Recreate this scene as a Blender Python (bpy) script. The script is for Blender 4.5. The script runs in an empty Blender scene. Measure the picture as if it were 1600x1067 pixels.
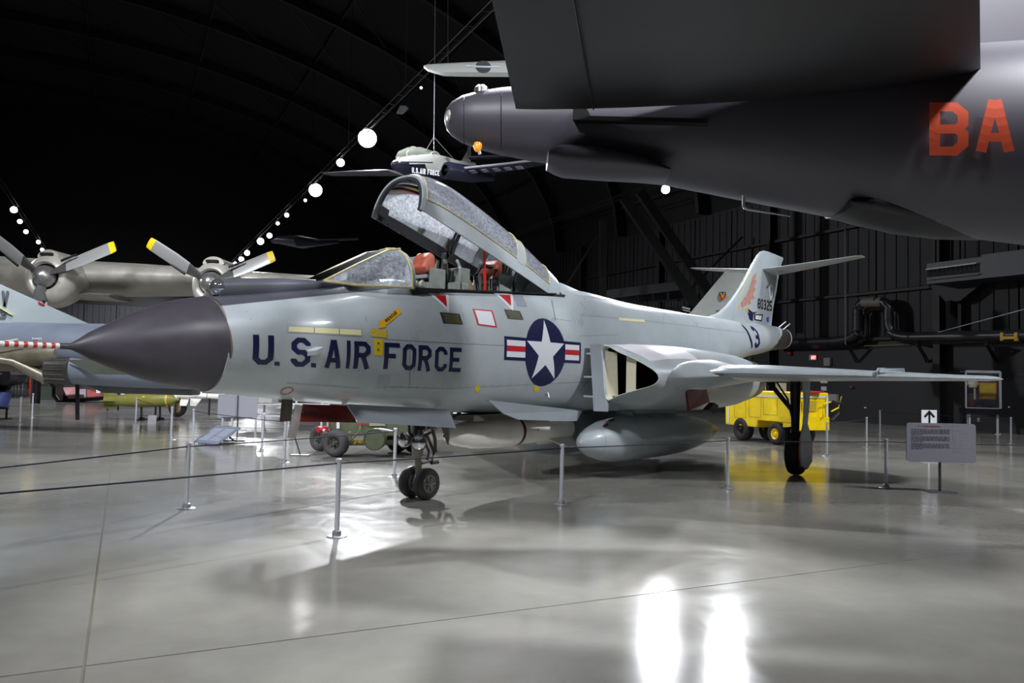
import bpy, bmesh, math, random
from mathutils import Vector, Matrix
random.seed(7)
sc = bpy.context.scene
col = sc.collection
PI = math.pi

# ------------------------------------------------------------------ camera
F = 1216.27; CZ = 1.6935; PITCH = math.radians(2.5953); ROLL = math.radians(1.2036)
cp, sp_ = math.cos(PITCH), math.sin(PITCH)
cr, sr = math.cos(ROLL), math.sin(ROLL)
fw = Vector((0, cp, sp_)); up0 = Vector((0, -sp_, cp)); r0 = Vector((1, 0, 0))
Rv = r0 * cr + up0 * sr; Uv = up0 * cr - r0 * sr
cam_d = bpy.data.cameras.new('camera'); cam = bpy.data.objects.new('camera', cam_d); col.objects.link(cam)
m = Matrix.Identity(4)
for i in range(3):
    m[i][0] = Rv[i]; m[i][1] = Uv[i]; m[i][2] = -fw[i]
m[2][3] = CZ
cam.matrix_world = m
cam_d.sensor_width = 36; cam_d.lens = F * 36 / 1600; cam_d.clip_start = 0.05; cam_d.clip_end = 400
sc.camera = cam

# ------------------------------------------------------------------ world, exposure
w = bpy.data.worlds.new('world'); sc.world = w; w.use_nodes = True
w.node_tree.nodes['Background'].inputs[0].default_value = (0.55, 0.6, 0.75, 1)
w.node_tree.nodes['Background'].inputs[1].default_value = 0.004
sc.view_settings.view_transform = 'Standard'; sc.view_settings.look = 'None'
sc.view_settings.gamma = 1; sc.view_settings.use_curve_mapping = False
sc.view_settings.exposure = 0.36

# hangar frame: along = down the hall, perp = to the right of it
AX = Vector((-0.4446, 0.8957, 0)); PX = Vector((0.8957, 0.4446, 0))
def H(perp, along, z=0): v = PX * perp + AX * along; return Vector((v.x, v.y, z))

def spot(loc, target, power, size=0.35, angle=60, blend=.5, color=(1, .97, .93)):
    d = bpy.data.lights.new('spot', 'SPOT'); d.energy = power; d.spot_size = math.radians(angle); d.spot_blend = blend
    d.shadow_soft_size = size; d.color = color
    o = bpy.data.objects.new('spot', d); col.objects.link(o); o.location = loc
    o.rotation_euler = (Vector(target) - Vector(loc)).to_track_quat('-Z', 'Y').to_euler()
    return o
COOL = (.93, .95, 1)
# seen hall lamps, plus unseen fill and accent spots added for brightness: (x, y, z), target, watts, radius, cone
LAMPS = [
    ((-7.0, 36.2, 12.85), (-2.5, 11, 0), 13000, .3, 46, COOL),
    ((-7.0, 36.2, 12.85), (-1.9, 10.0, 0), 34000, .3, 10, COOL),
    ((-21.8, 66.4, 12.85), (-6.0, 20, 0), 16000, .4, 30, COOL),
    ((7.9, 41.0, 11.85), (1.0, 14, 0), 2600, .25, 60, COOL),
    ((10.5, 37.7, 12.0), (2.0, 10, 0), 2400, .25, 60, COOL),
    ((9.0, 3.0, 12.5), (1.0, 12.0, 2), 3600, .6, 75, COOL),
    ((15.0, 8.0, 12.5), (4.0, 14.0, 2), 5600, .6, 75, COOL),
    ((-6.5, -2.0, 12.5), (-1.5, 12.0, 1.0), 5600, .6, 50, COOL),
    ((-12.0, 10.0, 12.5), (-8.0, 20.0, 1.0), 5200, .6, 90, COOL),
    ((-2.5, 17.0, 12.5), (0.3, 9.2, 4.8), 3000, .3, 24, COOL),  # extra unseen spot, added to light the top of the bomber tail
    ((0.4, 12.0, 9.0), (0.1, 9.6, 5.3), 3600, .12, 36, COOL),  # close accent above the frame, added to brighten the bomber tail edge
    ((-4.8, 17.5, 12.5), (-1.2, 11.2, 4.1), 8000, .2, 17, COOL),  # unseen spot added to brighten the raised canopy glass
    ((8.6, 5.2, 11.5), (6.2, 8.7, 5.6), 3000, .15, 34, COOL),
    ((-2.0, 21.0, 12.0), (-3.0, 24.0, 8.2), 900, .2, 70, COOL),  # unseen spot added to brighten the hanging trainer
    ((2.0, 22.0, 13.0), (5.0, 17.0, 2.0), 3000, .4, 90, COOL),
    ((14.0, 20.0, 12.5), (12.0, 24.0, 0), 2200, .5, 100, COOL),
    ((-33.0, 36.0, 13.0), (-14.0, 30.0, 0), 9000, .5, 110, COOL),
    ((-16.0, 52.0, 13.0), (-18.0, 60.0, 0), 9000, .5, 120, COOL),
    ((-28.0, 70.0, 9.0), (-42.0, 84.0, 1), 6000, .5, 60, COOL),  # unseen spot added to lift the far wall
    ((-10.0, 15.0, 12.5), (-16.0, 27.0, 5.0), 5000, .5, 70, COOL),
    ((6.0, -4.0, 12.5), (5.0, 7.0, 0), 1300, .5, 90, COOL),
]
for l in LAMPS:
    spot(l[0], l[1], l[2], l[3], l[4], .6, l[5])

# ------------------------------------------------------------------ pixel helpers (frame 1600x1067)
def ray(u, v):
    a, b = u - 800, v - 533.5
    px = (a * cr + b * sr) / F; py = -(-a * sr + b * cr) / F
    return r0 * px + up0 * py + fw
def at(u, v, Y):
    r = ray(u, v); return Vector((0, 0, CZ)) + r * (Y / r.y)
def fl(u, v, z=0.0):
    r = ray(u, v); return Vector((0, 0, CZ)) + r * ((z - CZ) / r.z)
X0, Y0, YAW = -4.0847, 7.1276, math.radians(52.154)
ca, sa = math.cos(YAW), math.sin(YAW)
def onac(u, v, y):
    r = ray(u, v); n = Vector((sa, -ca, 0)); o = Vector((0, 0, CZ)); p0 = Vector((X0 + y * sa, Y0 - y * ca, 0))
    t = (p0 - o).dot(n) / r.dot(n); P = o + r * t
    return (P.x - X0) * ca + (P.y - Y0) * sa, P.z

# ------------------------------------------------------------------ materials
def lin(c): return c / 12.92 if c <= .04045 else ((c + .055) / 1.055) ** 2.4
def rgb(h): return tuple(lin(int(h[i:i + 2], 16) / 255) for i in (0, 2, 4))
MATS = {}
def mat(name, c, rough=.5, metal=0, var=0, scale=4, coat=0, emit=0, bump=0, alpha=1, ior=1.45, spec=.5, rvar=0):
    if name in MATS: return MATS[name]
    if isinstance(c, str): c = rgb(c)
    M = bpy.data.materials.new(name); M.use_nodes = True; nt = M.node_tree; b = nt.nodes['Principled BSDF']
    b.inputs['Base Color'].default_value = (*c, 1); b.inputs['Roughness'].default_value = rough
    b.inputs['Metallic'].default_value = metal; b.inputs['Coat Weight'].default_value = coat
    b.inputs['Coat Roughness'].default_value = .12
    b.inputs['Specular IOR Level'].default_value = spec
    if emit:
        b.inputs['Emission Color'].default_value = (*c, 1); b.inputs['Emission Strength'].default_value = emit
    if var or bump or rvar:
        tc = nt.nodes.new('ShaderNodeTexCoord'); n = nt.nodes.new('ShaderNodeTexNoise')
        n.inputs['Scale'].default_value = scale; n.inputs['Detail'].default_value = 6; n.inputs['Roughness'].default_value = .6
        nt.links.new(tc.outputs['Object'], n.inputs['Vector'])
        if var:
            mx = nt.nodes.new('ShaderNodeMix'); mx.data_type = 'RGBA'
            mx.inputs['A'].default_value = (*[x * (1 - var) for x in c], 1); mx.inputs['B'].default_value = (*[min(1, x * (1 + var)) for x in c], 1)
            mr = nt.nodes.new('ShaderNodeMapRange'); mr.inputs['From Min'].default_value = .35; mr.inputs['From Max'].default_value = .65
            nt.links.new(n.outputs['Fac'], mr.inputs['Value']); nt.links.new(mr.outputs['Result'], mx.inputs['Factor'])
            nt.links.new(mx.outputs['Result'], b.inputs['Base Color'])
        if rvar:
            mr = nt.nodes.new('ShaderNodeMapRange'); mr.inputs['From Min'].default_value = .3; mr.inputs['From Max'].default_value = .7
            mr.inputs['To Min'].default_value = rough - rvar; mr.inputs['To Max'].default_value = rough + rvar
            nt.links.new(n.outputs['Fac'], mr.inputs['Value']); nt.links.new(mr.outputs['Result'], b.inputs['Roughness'])
        if bump:
            bp = nt.nodes.new('ShaderNodeBump'); bp.inputs['Strength'].default_value = bump; bp.inputs['Distance'].default_value = .02
            nt.links.new(n.outputs['Fac'], bp.inputs['Height']); nt.links.new(bp.outputs['Normal'], b.inputs['Normal'])
    MATS[name] = M
    return M
def glass(name, tint, haze, streak=8, rough=.12):
    """scratched acrylic: clear sheet mixed with a noisy milky film of fine scratches"""
    if name in MATS: return MATS[name]
    M = bpy.data.materials.new(name); M.use_nodes = True; nt = M.node_tree; nt.nodes.clear()
    out = nt.nodes.new('ShaderNodeOutputMaterial'); tr = nt.nodes.new('ShaderNodeBsdfTransparent'); gl = nt.nodes.new('ShaderNodeBsdfGlossy')
    df = nt.nodes.new('ShaderNodeBsdfTranslucent'); d2 = nt.nodes.new('ShaderNodeBsdfDiffuse'); ad = nt.nodes.new('ShaderNodeMixShader')
    df.inputs[0].default_value = (.86, .92, 1, 1); d2.inputs[0].default_value = (.82, .88, 1, 1)
    tr.inputs[0].default_value = (*tint, 1); gl.inputs['Roughness'].default_value = rough
    nt.links.new(df.outputs[0], ad.inputs[1]); nt.links.new(d2.outputs[0], ad.inputs[2])
    fr = nt.nodes.new('ShaderNodeFresnel'); fr.inputs[0].default_value = 1.5
    m1 = nt.nodes.new('ShaderNodeMixShader'); m2 = nt.nodes.new('ShaderNodeMixShader')
    tc = nt.nodes.new('ShaderNodeTexCoord'); n = nt.nodes.new('ShaderNodeTexNoise'); n.inputs['Scale'].default_value = streak
    n.inputs['Detail'].default_value = 8; n.inputs['Roughness'].default_value = .75; n.inputs['Distortion'].default_value = .6
    nt.links.new(tc.outputs['Object'], n.inputs['Vector'])
    mr = nt.nodes.new('ShaderNodeMapRange'); mr.inputs['From Min'].default_value = .38; mr.inputs['From Max'].default_value = .72
    mr.inputs['To Min'].default_value = haze * .45; mr.inputs['To Max'].default_value = min(1, haze * 2.4)
    nt.links.new(n.outputs['Fac'], mr.inputs['Value']); nt.links.new(mr.outputs['Result'], m1.inputs[0])
    nt.links.new(tr.outputs[0], m1.inputs[1]); nt.links.new(ad.outputs[0], m1.inputs[2])
    nt.links.new(fr.outputs[0], m2.inputs[0]); nt.links.new(m1.outputs[0], m2.inputs[1]); nt.links.new(gl.outputs[0], m2.inputs[2])
    nt.links.new(m2.outputs[0], out.inputs[0]); MATS[name] = M
    return M
def stripes(name, a, b, axis, period, rough=.4):
    M = bpy.data.materials.new(name); M.use_nodes = True; nt = M.node_tree; bs = nt.nodes['Principled BSDF']; bs.inputs['Roughness'].default_value = rough
    tc = nt.nodes.new('ShaderNodeTexCoord'); sx = nt.nodes.new('ShaderNodeSeparateXYZ'); md = nt.nodes.new('ShaderNodeMath'); md.operation = 'PINGPONG'
    gt = nt.nodes.new('ShaderNodeMath'); gt.operation = 'GREATER_THAN'; gt.inputs[1].default_value = period * .28
    md.inputs[1].default_value = period / 2
    mx = nt.nodes.new('ShaderNodeMix'); mx.data_type = 'RGBA'; mx.inputs['A'].default_value = (*rgb(a), 1); mx.inputs['B'].default_value = (*rgb(b), 1)
    nt.links.new(tc.outputs['Object'], sx.inputs[0]); nt.links.new(sx.outputs[axis], md.inputs[0]); nt.links.new(md.outputs[0], gt.inputs[0])
    nt.links.new(gt.outputs[0], mx.inputs['Factor']); nt.links.new(mx.outputs['Result'], bs.inputs['Base Color'])
    return M

GREY = mat('aircraft_grey', 'b4bdc1', .34, 0, .05, 2.5, .25, rvar=.08)
GREY2 = mat('aircraft_grey_panel', 'a9b2ba', .36, 0, .05, 3, .15)
DGREY = mat('antiglare_grey', '5d5f68', .45, 0, .06, 3)
RADOME = mat('radome_black', '47434a', .42, 0, .08, 3, rvar=.08)
LIGHTP = mat('pale_sheen_panel', 'e6e3ea', .4, 0, .04, 3)  # nacelle top panel, its bright reflection put into the colour
NAVY = mat('navy_paint', '1d1f4a', .35, 0, .08, 8)
WHITE = mat('white_paint', 'e8eaf0', .4)
RED = mat('red_paint', 'c4202c', .4)
REDP = mat('red_prop_paint', 'd8331f', .4)
YELLOW = mat('yellow_paint', 'f2d21a', .4)
AMBER = mat('amber_decal', 'efb62a', .4)
PALEY = mat('pale_formation_yellow', 'efe8b4', .4)
BLACK = mat('black_paint', '15151a', .5)
BLACKM = mat('dull_black', '08080a', .8)
BRASS = mat('sealant_edge', 'c8bd8c', .5, 0, .15, 20)
CREAM = mat('cream_duct', 'e2ddc2', .45, 0, .05, 5)
METAL = mat('bare_metal', 'a8a8a6', .3, .8, .12, 6)
DMETAL = mat('burnt_metal', '62605c', .38, .7, .25, 3)
ALU = mat('brushed_aluminium', 'c6c9d0', .35, .25)
CHROME = mat('lamp_glass', 'e2e6f2', .08, .9, .2, 30)
TYRE = mat('tyre_rubber', '4a494d', .7, 0, .12, 12)
TYREB = mat('black_rubber', '1a1a1c', .65, 0, .15, 12)
HUB = mat('wheel_hub_grey', 'a8a49c', .45, .2, .1, 10)
OLIVE = mat('olive_paint', '5a6148', .5, 0, .12, 5)
OLIVEB = mat('bomb_olive', '7d7c3c', .42, 0, .1, 5)
MAROON = mat('maroon_door', '6a1e1b', .4, 0, .2, 8)
ORANGE = mat('orange_headrest', 'c9664c', .5, 0, .2, 8)
SEATG = mat('seat_grey', '8f9690', .5, 0, .15, 8)
CANVAS = mat('tan_canvas', 'a89255', .8, 0, .2, 8)
STRAP = mat('webbing_strap', 'e5dfc8', .8)
YCART = mat('cart_yellow', 'f8d608', .42, 0, .08, 4, .2)
YCARTD = mat('cart_mesh_dull_yellow', 'bfa426', .6, 0, .2, 40)
REFL = mat('reflective_tape', 'd8dccc', .4)
SKINM = mat('aged_bare_aluminium', 'b3afa6', .4, .25, .14, 1.6, rvar=.1)
DARKAC = mat('shaded_grey_paint', '5b595f', .5, 0, .05, 2)
LAC = mat('trainer_white', 'd5d8d2', .4)
ROPE = mat('rope_navy', '23233a', .8)
ROPEC = ROPE
MISSW = mat('missile_white', 'f4f1ea', .42, 0, .05, 3)
SIGN = mat('sign_grey', '9c9ca8', .5)
ORED = mat('orange_red_letter', 'f2603c', .5)

# ------------------------------------------------------------------ mesh builder
class MB:
    def __init__(s): s.v = []; s.f = []; s.mi = []
    def add(s, vs, fs, mi=0):
        o = len(s.v); s.v += [tuple(x) for x in vs]; s.f += [tuple(i + o for i in f) for f in fs]; s.mi += [mi] * len(fs); return s
    def box(s, c, size, rz=0, mi=0, ax=None):
        hx, hy, hz = [q / 2 for q in size]; c = Vector(c)
        X = Vector((math.cos(rz), math.sin(rz), 0)); Y = Vector((-math.sin(rz), math.cos(rz), 0)); Z = Vector((0, 0, 1))
        if ax: X, Y, Z = ax
        vs = [c + X * (a * hx) + Y * (b * hy) + Z * (d * hz) for a in (-1, 1) for b in (-1, 1) for d in (-1, 1)]
        return s.add(vs, [(0, 1, 3, 2), (4, 6, 7, 5), (0, 4, 5, 1), (2, 3, 7, 6), (0, 2, 6, 4), (1, 5, 7, 3)], mi)
    def bar(s, a, b, w, h=None, mi=0, up=(0, 0, 1)):
        a, b = Vector(a), Vector(b); d = (b - a); L = d.length; d.normalize(); upv = Vector(up)
        if abs(d.dot(upv)) > .95: upv = Vector((1, 0, 0))
        y = upv.cross(d).normalized(); z = d.cross(y)
        return s.box((a + b) / 2, (L, w, h or w), ax=(d, y, z), mi=mi)
    def tube(s, pts, r, n=10, mi=0, caps=True):
        pts = [Vector(p) for p in pts]; rs = r if isinstance(r, (list, tuple)) else [r] * len(pts); rings = []
        for i, p in enumerate(pts):
            d = (pts[min(i + 1, len(pts) - 1)] - pts[max(i - 1, 0)]).normalized()
            u = Vector((0, 0, 1)) if abs(d.z) < .9 else Vector((1, 0, 0))
            a = d.cross(u).normalized(); b = a.cross(d)
            rings.append([p + (a * math.cos(2 * PI * k / n) + b * math.sin(2 * PI * k / n)) * rs[i] for k in range(n)])
        return s.loft(rings, mi, caps=caps)
    def loft(s, rings, mi=0, caps=True, close=True):
        n = len(rings[0]); o = []; fs = []
        for r in rings: o += list(r)
        m_ = n if close else n - 1
        for i in range(len(rings) - 1):
            for k in range(m_):
                k2 = (k + 1) % n; fs.append((i * n + k, i * n + k2, (i + 1) * n + k2, (i + 1) * n + k))
        if caps:
            fs.append(tuple(range(n))[::-1]); fs.append(tuple((len(rings) - 1) * n + k for k in range(n)))
        return s.add(o, fs, mi)
    def lathe(s, prof, o=(0, 0, 0), d=(0, 0, 1), n=24, mi=0, caps=False):
        """prof: list of (distance along d, radius)"""
        o = Vector(o); d = Vector(d).normalized(); u = Vector((0, 0, 1)) if abs(d.z) < .9 else Vector((1, 0, 0))
        a = d.cross(u).normalized(); b = a.cross(d)
        return s.loft([[o + d * t + (a * math.cos(2 * PI * k / n) + b * math.sin(2 * PI * k / n)) * max(r, 1e-4) for k in range(n)] for t, r in prof], mi, caps=caps)
    def prism(s, poly, d, mi=0):
        d = Vector(d); n = len(poly); vs = [Vector(p) for p in poly] + [Vector(p) + d for p in poly]
        fs = [tuple(range(n))[::-1], tuple(range(n, 2 * n))] + [(i, (i + 1) % n, n + (i + 1) % n, n + i) for i in range(n)]
        return s.add(vs, fs, mi)
    def build(s, name, mats, parent=None, smooth=True, angle=38, bevel=0):
        me = bpy.data.meshes.new(name); me.from_pydata(s.v, [], s.f); me.polygons.foreach_set('material_index', s.mi)
        for M in (mats if isinstance(mats, (list, tuple)) else [mats]): me.materials.append(M)
        bm = bmesh.new(); bm.from_mesh(me); bmesh.ops.recalc_face_normals(bm, faces=bm.faces)
        if bevel: bmesh.ops.bevel(bm, geom=list(bm.edges), offset=bevel, segments=2, affect='EDGES', profile=.5)
        bm.to_mesh(me); bm.free()
        if smooth:
            me.polygons.foreach_set('use_smooth', [True] * len(me.polygons))
            try: me.set_sharp_from_angle(angle=math.radians(angle))
            except Exception: pass
        ob = bpy.data.objects.new(name, me); col.objects.link(ob)
        if parent: ob.parent = parent
        return ob
def empty(name, loc=(0, 0, 0), rz=0):
    o = bpy.data.objects.new(name, None); col.objects.link(o); o.location = loc; o.rotation_euler = (0, 0, rz); o.empty_display_size = .2
    return o
def tag(o, label=None, cat=None, group=None, kind=None):
    if label: o['label'] = label
    if cat: o['category'] = cat
    if group: o['group'] = group
    if kind: o['kind'] = kind
    return o
def struct(o): o['kind'] = 'structure'; return o
def copy_tree(o, parent=None):
    c = o.copy(); col.objects.link(c)
    if parent: c.parent = parent
    for ch in list(o.children): copy_tree(ch, c)
    return c
def smoothstep_pts(tab, s):
    """monotone-ish cubic through table rows (s, a, b, ...)"""
    if s <= tab[0][0]: return tab[0][1:]
    if s >= tab[-1][0]: return tab[-1][1:]
    for i in range(len(tab) - 1):
        if tab[i][0] <= s <= tab[i + 1][0]:
            p1, p2 = tab[i], tab[i + 1]; pm = tab[max(i - 1, 0)]; pn = tab[min(i + 2, len(tab) - 1)]
            h = p2[0] - p1[0]; t = (s - p1[0]) / h; r = []
            for k in range(1, len(p1)):
                m1 = (p2[k] - pm[k]) / max(p2[0] - pm[0], 1e-6) * h; m2 = (pn[k] - p1[k]) / max(pn[0] - p1[0], 1e-6) * h
                r.append((2 * t**3 - 3 * t * t + 1) * p1[k] + (t**3 - 2 * t * t + t) * m1 + (-2 * t**3 + 3 * t * t) * p2[k] + (t**3 - t * t) * m2)
            return r

# ------------------------------------------------------------------ block letters
def stroke_polys(pts, w, closed=False):
    """mitred strip polygons along a polyline (2D)"""
    P = [Vector(p) for p in pts]; n = len(P); L = []; R = []
    for i in range(n):
        a = P[i] - P[i - 1] if (i > 0 or closed) else P[1] - P[0]
        b = P[(i + 1) % n] - P[i] if (i < n - 1 or closed) else P[i] - P[i - 1]
        a.normalize(); b.normalize(); na = Vector((-a.y, a.x)); nb = Vector((-b.y, b.x)); mm = (na + nb)
        mm = mm.normalized() if mm.length > 1e-4 else na
        k = w / 2 / max(mm.dot(nb), .45); L.append(P[i] + mm * k); R.append(P[i] - mm * k)
    return [[L[i], L[(i + 1) % n], R[(i + 1) % n], R[i]] for i in range(n if closed else n - 1)]
def glyph(ch, W=.6, a=.085, c=.13):
    x0, x1, y0, y1, m_ = a, W - a, a, 1 - a, .5; xm = W / 2
    O = [(x0, y0 + c), (x0, y1 - c), (x0 + c, y1), (x1 - c, y1), (x1, y1 - c), (x1, y0 + c), (x1 - c, y0), (x0 + c, y0)]
    g = {
        'U': [[(x0, 1), (x0, y0 + c), (x0 + c, y0), (x1 - c, y0), (x1, y0 + c), (x1, 1)]],
        'S': [[(x1, y1 - c - .06), (x1, y1 - c), (x1 - c, y1), (x0 + c, y1), (x0, y1 - c), (x0, m_ + c), (x0 + c, m_), (x1 - c, m_), (x1, m_ - c), (x1, y0 + c), (x1 - c, y0), (x0 + c, y0), (x0, y0 + c), (x0, y0 + c + .06)]],
        'A': [[(x0, 0), (xm - .02, 1)], [(x1, 0), (xm + .02, 1)], [(x0 + .1, .28), (x1 - .1, .28)]],
        'I': [[(xm, 0), (xm, 1)]], '1': [[(xm, 0), (xm, 1)], [(xm, .92), (xm - .18, .75)]],
        'R': [[(x0, 0), (x0, y1), (x1 - c, y1), (x1, y1 - c), (x1, m_ + c), (x1 - c, m_), (x0, m_)], [(x1 - c - .08, m_), (x1, 0)]],
        'F': [[(x0, 0), (x0, y1), (W, y1)], [(x0, m_), (W - .15, m_)]],
        'E': [[(W, y1), (x0, y1), (x0, y0), (W, y0)], [(x0, m_), (W - .12, m_)]],
        'C': [[(x1, y1 - c - .1), (x1, y1 - c), (x1 - c, y1), (x0 + c, y1), (x0, y1 - c), (x0, y0 + c), (x0 + c, y0), (x1 - c, y0), (x1, y0 + c), (x1, y0 + c + .1)]],
        'B': [[(x0, 0), (x0, y1), (x1 - c, y1), (x1, y1 - c), (x1, m_ + c * .7), (x1 - c * .7, m_), (x0, m_)], [(x1 - c * .7, m_), (x1, m_ - c * .7), (x1, y0 + c), (x1 - c, y0), (x0, y0)]],
        '3': [[(x0, y1 - c), (x0 + c, y1), (x1 - c, y1), (x1, y1 - c), (x1, m_ + c * .7), (x1 - c * .7, m_), (x0 + .12, m_)], [(x1 - c * .7, m_), (x1, m_ - c * .7), (x1, y0 + c), (x1 - c, y0), (x0 + c, y0), (x0, y0 + c)]],
        '2': [[(x0, y1 - c), (x0 + c, y1), (x1 - c, y1), (x1, y1 - c), (x1, m_ + .08), (x0, y0 + .12), (x0, y0), (W, y0)]],
        '5': [[(W, y1), (x0, y1), (x0, m_ + .02), (x1 - c, m_ + .02), (x1, m_ - c), (x1, y0 + c), (x1 - c, y0), (x0 + c, y0), (x0, y0 + c)]],
        'V': [[(x0, 1), (xm, .0)], [(x1, 1), (xm, .0)]],
        '-': [[(.1, .5), (W - .1, .5)]], 'N': [[(x0, 0), (x0, 1)], [(x0, .95), (x1, .05)], [(x1, 0), (x1, 1)]],
        'X': [[(x0, 0), (x1, 1)], [(x0, 1), (x1, 0)]], 'T': [[(xm, 0), (xm, 1)], [(0, y1), (W, y1)]],
        'D': [[(x0, y0), (x0, y1), (x1 - c, y1), (x1, y1 - c), (x1, y0 + c), (x1 - c, y0), (x0, y0), (x0, y0 + .1)]],
        'G': [[(x1, y1 - c), (x1 - c, y1), (x0 + c, y1), (x0, y1 - c), (x0, y0 + c), (x0 + c, y0), (x1 - c, y0), (x1, y0 + c), (x1, m_), (xm, m_)]],
    }
    if ch in '0O': return sum([stroke_polys(O, 2 * a, True)], [])
    if ch == '8': return stroke_polys(O, 2 * a, True) + stroke_polys([(x0, m_), (x1, m_)], 2 * a)
    if ch == '.': return [[(0, 0), (2.2 * a, 0), (2.2 * a, 2.2 * a), (0, 2.2 * a)]]
    out = []
    for st in g.get(ch, []): out += stroke_polys(st, 2 * a)
    return out
def text_polys(txt, h, gap=.16, W=.6, a=.085):
    out = []; x = 0
    for ch in txt:
        if ch == ' ': x += .4 * h; continue
        wd = .3 if ch in 'I.' else W
        for pg in glyph(ch, W if ch != 'I' else .2, a): out.append([(x + p[0] * h, p[1] * h) for p in pg])
        x += (wd + gap) * h if ch != 'I' else (.2 + gap) * h
    return out, x - gap * h
def flat_text(name, txt, h, org, ux, uz, m_, parent=None, gap=.16, W=.6, a=.085, fit=None, off=0):
    """lettering as thin strips on a plane: org lower left, ux/uz unit directions"""
    pl, L = text_polys(txt, h, gap, W, a); ux, uz = Vector(ux), Vector(uz); nrm = ux.cross(uz); b = MB(); k = (fit / L) if fit else 1
    for i, pg in enumerate(pl):
        b.add([Vector(org) + ux * (p[0] * k) + uz * p[1] + nrm * off for p in pg], [tuple(range(len(pg)))])
    return b.build(name, m_, parent, smooth=False)

# ================================================================== SETTING
# polished concrete floor in big cast slabs
def floor_mat():
    M = bpy.data.materials.new('polished_concrete'); M.use_nodes = True; nt = M.node_tree; b = nt.nodes['Principled BSDF']
    tc = nt.nodes.new('ShaderNodeTexCoord')
    def noise(sc_, det, rgh, dist=0):
        n = nt.nodes.new('ShaderNodeTexNoise'); n.inputs['Scale'].default_value = sc_; n.inputs['Detail'].default_value = det
        n.inputs['Roughness'].default_value = rgh; n.inputs['Distortion'].default_value = dist; nt.links.new(tc.outputs['Object'], n.inputs['Vector']); return n
    def mrange(n, a, b_, c, d):
        r = nt.nodes.new('ShaderNodeMapRange'); r.inputs['From Min'].default_value = a; r.inputs['From Max'].default_value = b_
        r.inputs['To Min'].default_value = c; r.inputs['To Max'].default_value = d; nt.links.new(n.outputs['Fac'], r.inputs['Value']); return r
    n1 = noise(.45, 6, .6, .4); n2 = noise(2.2, 8, .65, .3); n3 = noise(.9, 7, .7, 1.2)
    mx = nt.nodes.new('ShaderNodeMix'); mx.data_type = 'RGBA'; mx.inputs['A'].default_value = (*rgb('86847e'), 1); mx.inputs['B'].default_value = (*rgb('9c9a92'), 1)
    nt.links.new(mrange(n1, .35, .65, 0, 1).outputs[0], mx.inputs['Factor'])
    m2 = nt.nodes.new('ShaderNodeMix'); m2.data_type = 'RGBA'; m2.blend_type = 'MULTIPLY'; m2.inputs['Factor'].default_value = .35
    cr2 = nt.nodes.new('ShaderNodeCombineColor'); r2 = mrange(n2, .3, .7, .75, 1.1)
    for k in range(3): nt.links.new(r2.outputs[0], cr2.inputs[k])
    nt.links.new(mx.outputs['Result'], m2.inputs['A']); nt.links.new(cr2.outputs[0], m2.inputs['B']); nt.links.new(m2.outputs['Result'], b.inputs['Base Color'])
    nt.links.new(mrange(n3, .3, .7, 1e-9 + .1, .19).outputs[0], b.inputs['Roughness'])
    b.inputs['Specular IOR Level'].default_value = .65
    bp = nt.nodes.new('ShaderNodeBump'); bp.inputs['Strength'].default_value = .012; bp.inputs['Distance'].default_value = .05
    nt.links.new(n2.outputs['Fac'], bp.inputs['Height']); nt.links.new(bp.outputs['Normal'], b.inputs['Normal'])
    return M
FLOOR = floor_mat()
JOINT = mat('joint_filler', '6f6c60', .5)
WALLR = 29.0; CEN = -7.5; HALF = WALLR - CEN; END = 92.0; BACK = -22.0
fo = MB()
c = [H(CEN - HALF - 1, BACK - 1, -.06), H(WALLR + 1, BACK - 1, -.06), H(WALLR + 1, END + 1, -.06), H(CEN - HALF - 1, END + 1, -.06)]
fo.prism(c, (0, 0, .056))
floor = struct(fo.build('floor', JOINT, smooth=False))
PJ = [-44, -29.3, -14.75, -.14, 14.45, WALLR]; AJ = [BACK, -9.5, 5.1, 19.7, 34.3, 48.9, 63.5, 78.1, END]
for i in range(len(PJ) - 1):
    for j in range(len(AJ) - 1):
        g = .008
        a, b_, c_, d_ = H(PJ[i] + g, AJ[j] + g, -.006), H(PJ[i + 1] - g, AJ[j] + g, -.006), H(PJ[i + 1] - g, AJ[j + 1] - g, -.006), H(PJ[i] + g, AJ[j + 1] - g, -.006)
        MB().prism([a, b_, c_, d_], (0, 0, .006)).build('floor_slab', FLOOR, floor, smooth=False)
# walls
WALLM = mat('black_wall_paint', '17171a', .55, 0, .15, .6)
WALLM2 = mat('black_wall_panel', '19191d', .6, 0, .15, 1.2)
BEAM = mat('black_steel', '0e0e10', .55)
def quad_wall(name, a, b, z0, z1, th, m_):
    a, b = Vector(a), Vector(b); d = (b - a).normalized(); n = Vector((d.y, -d.x, 0))
    return struct(MB().prism([a + Vector((0, 0, z0)), b + Vector((0, 0, z0)), b + Vector((0, 0, z1)), a + Vector((0, 0, z1))], n * th).build(name, m_, smooth=False))
SPR = 11.0                                       # springing height of the arched roof
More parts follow.
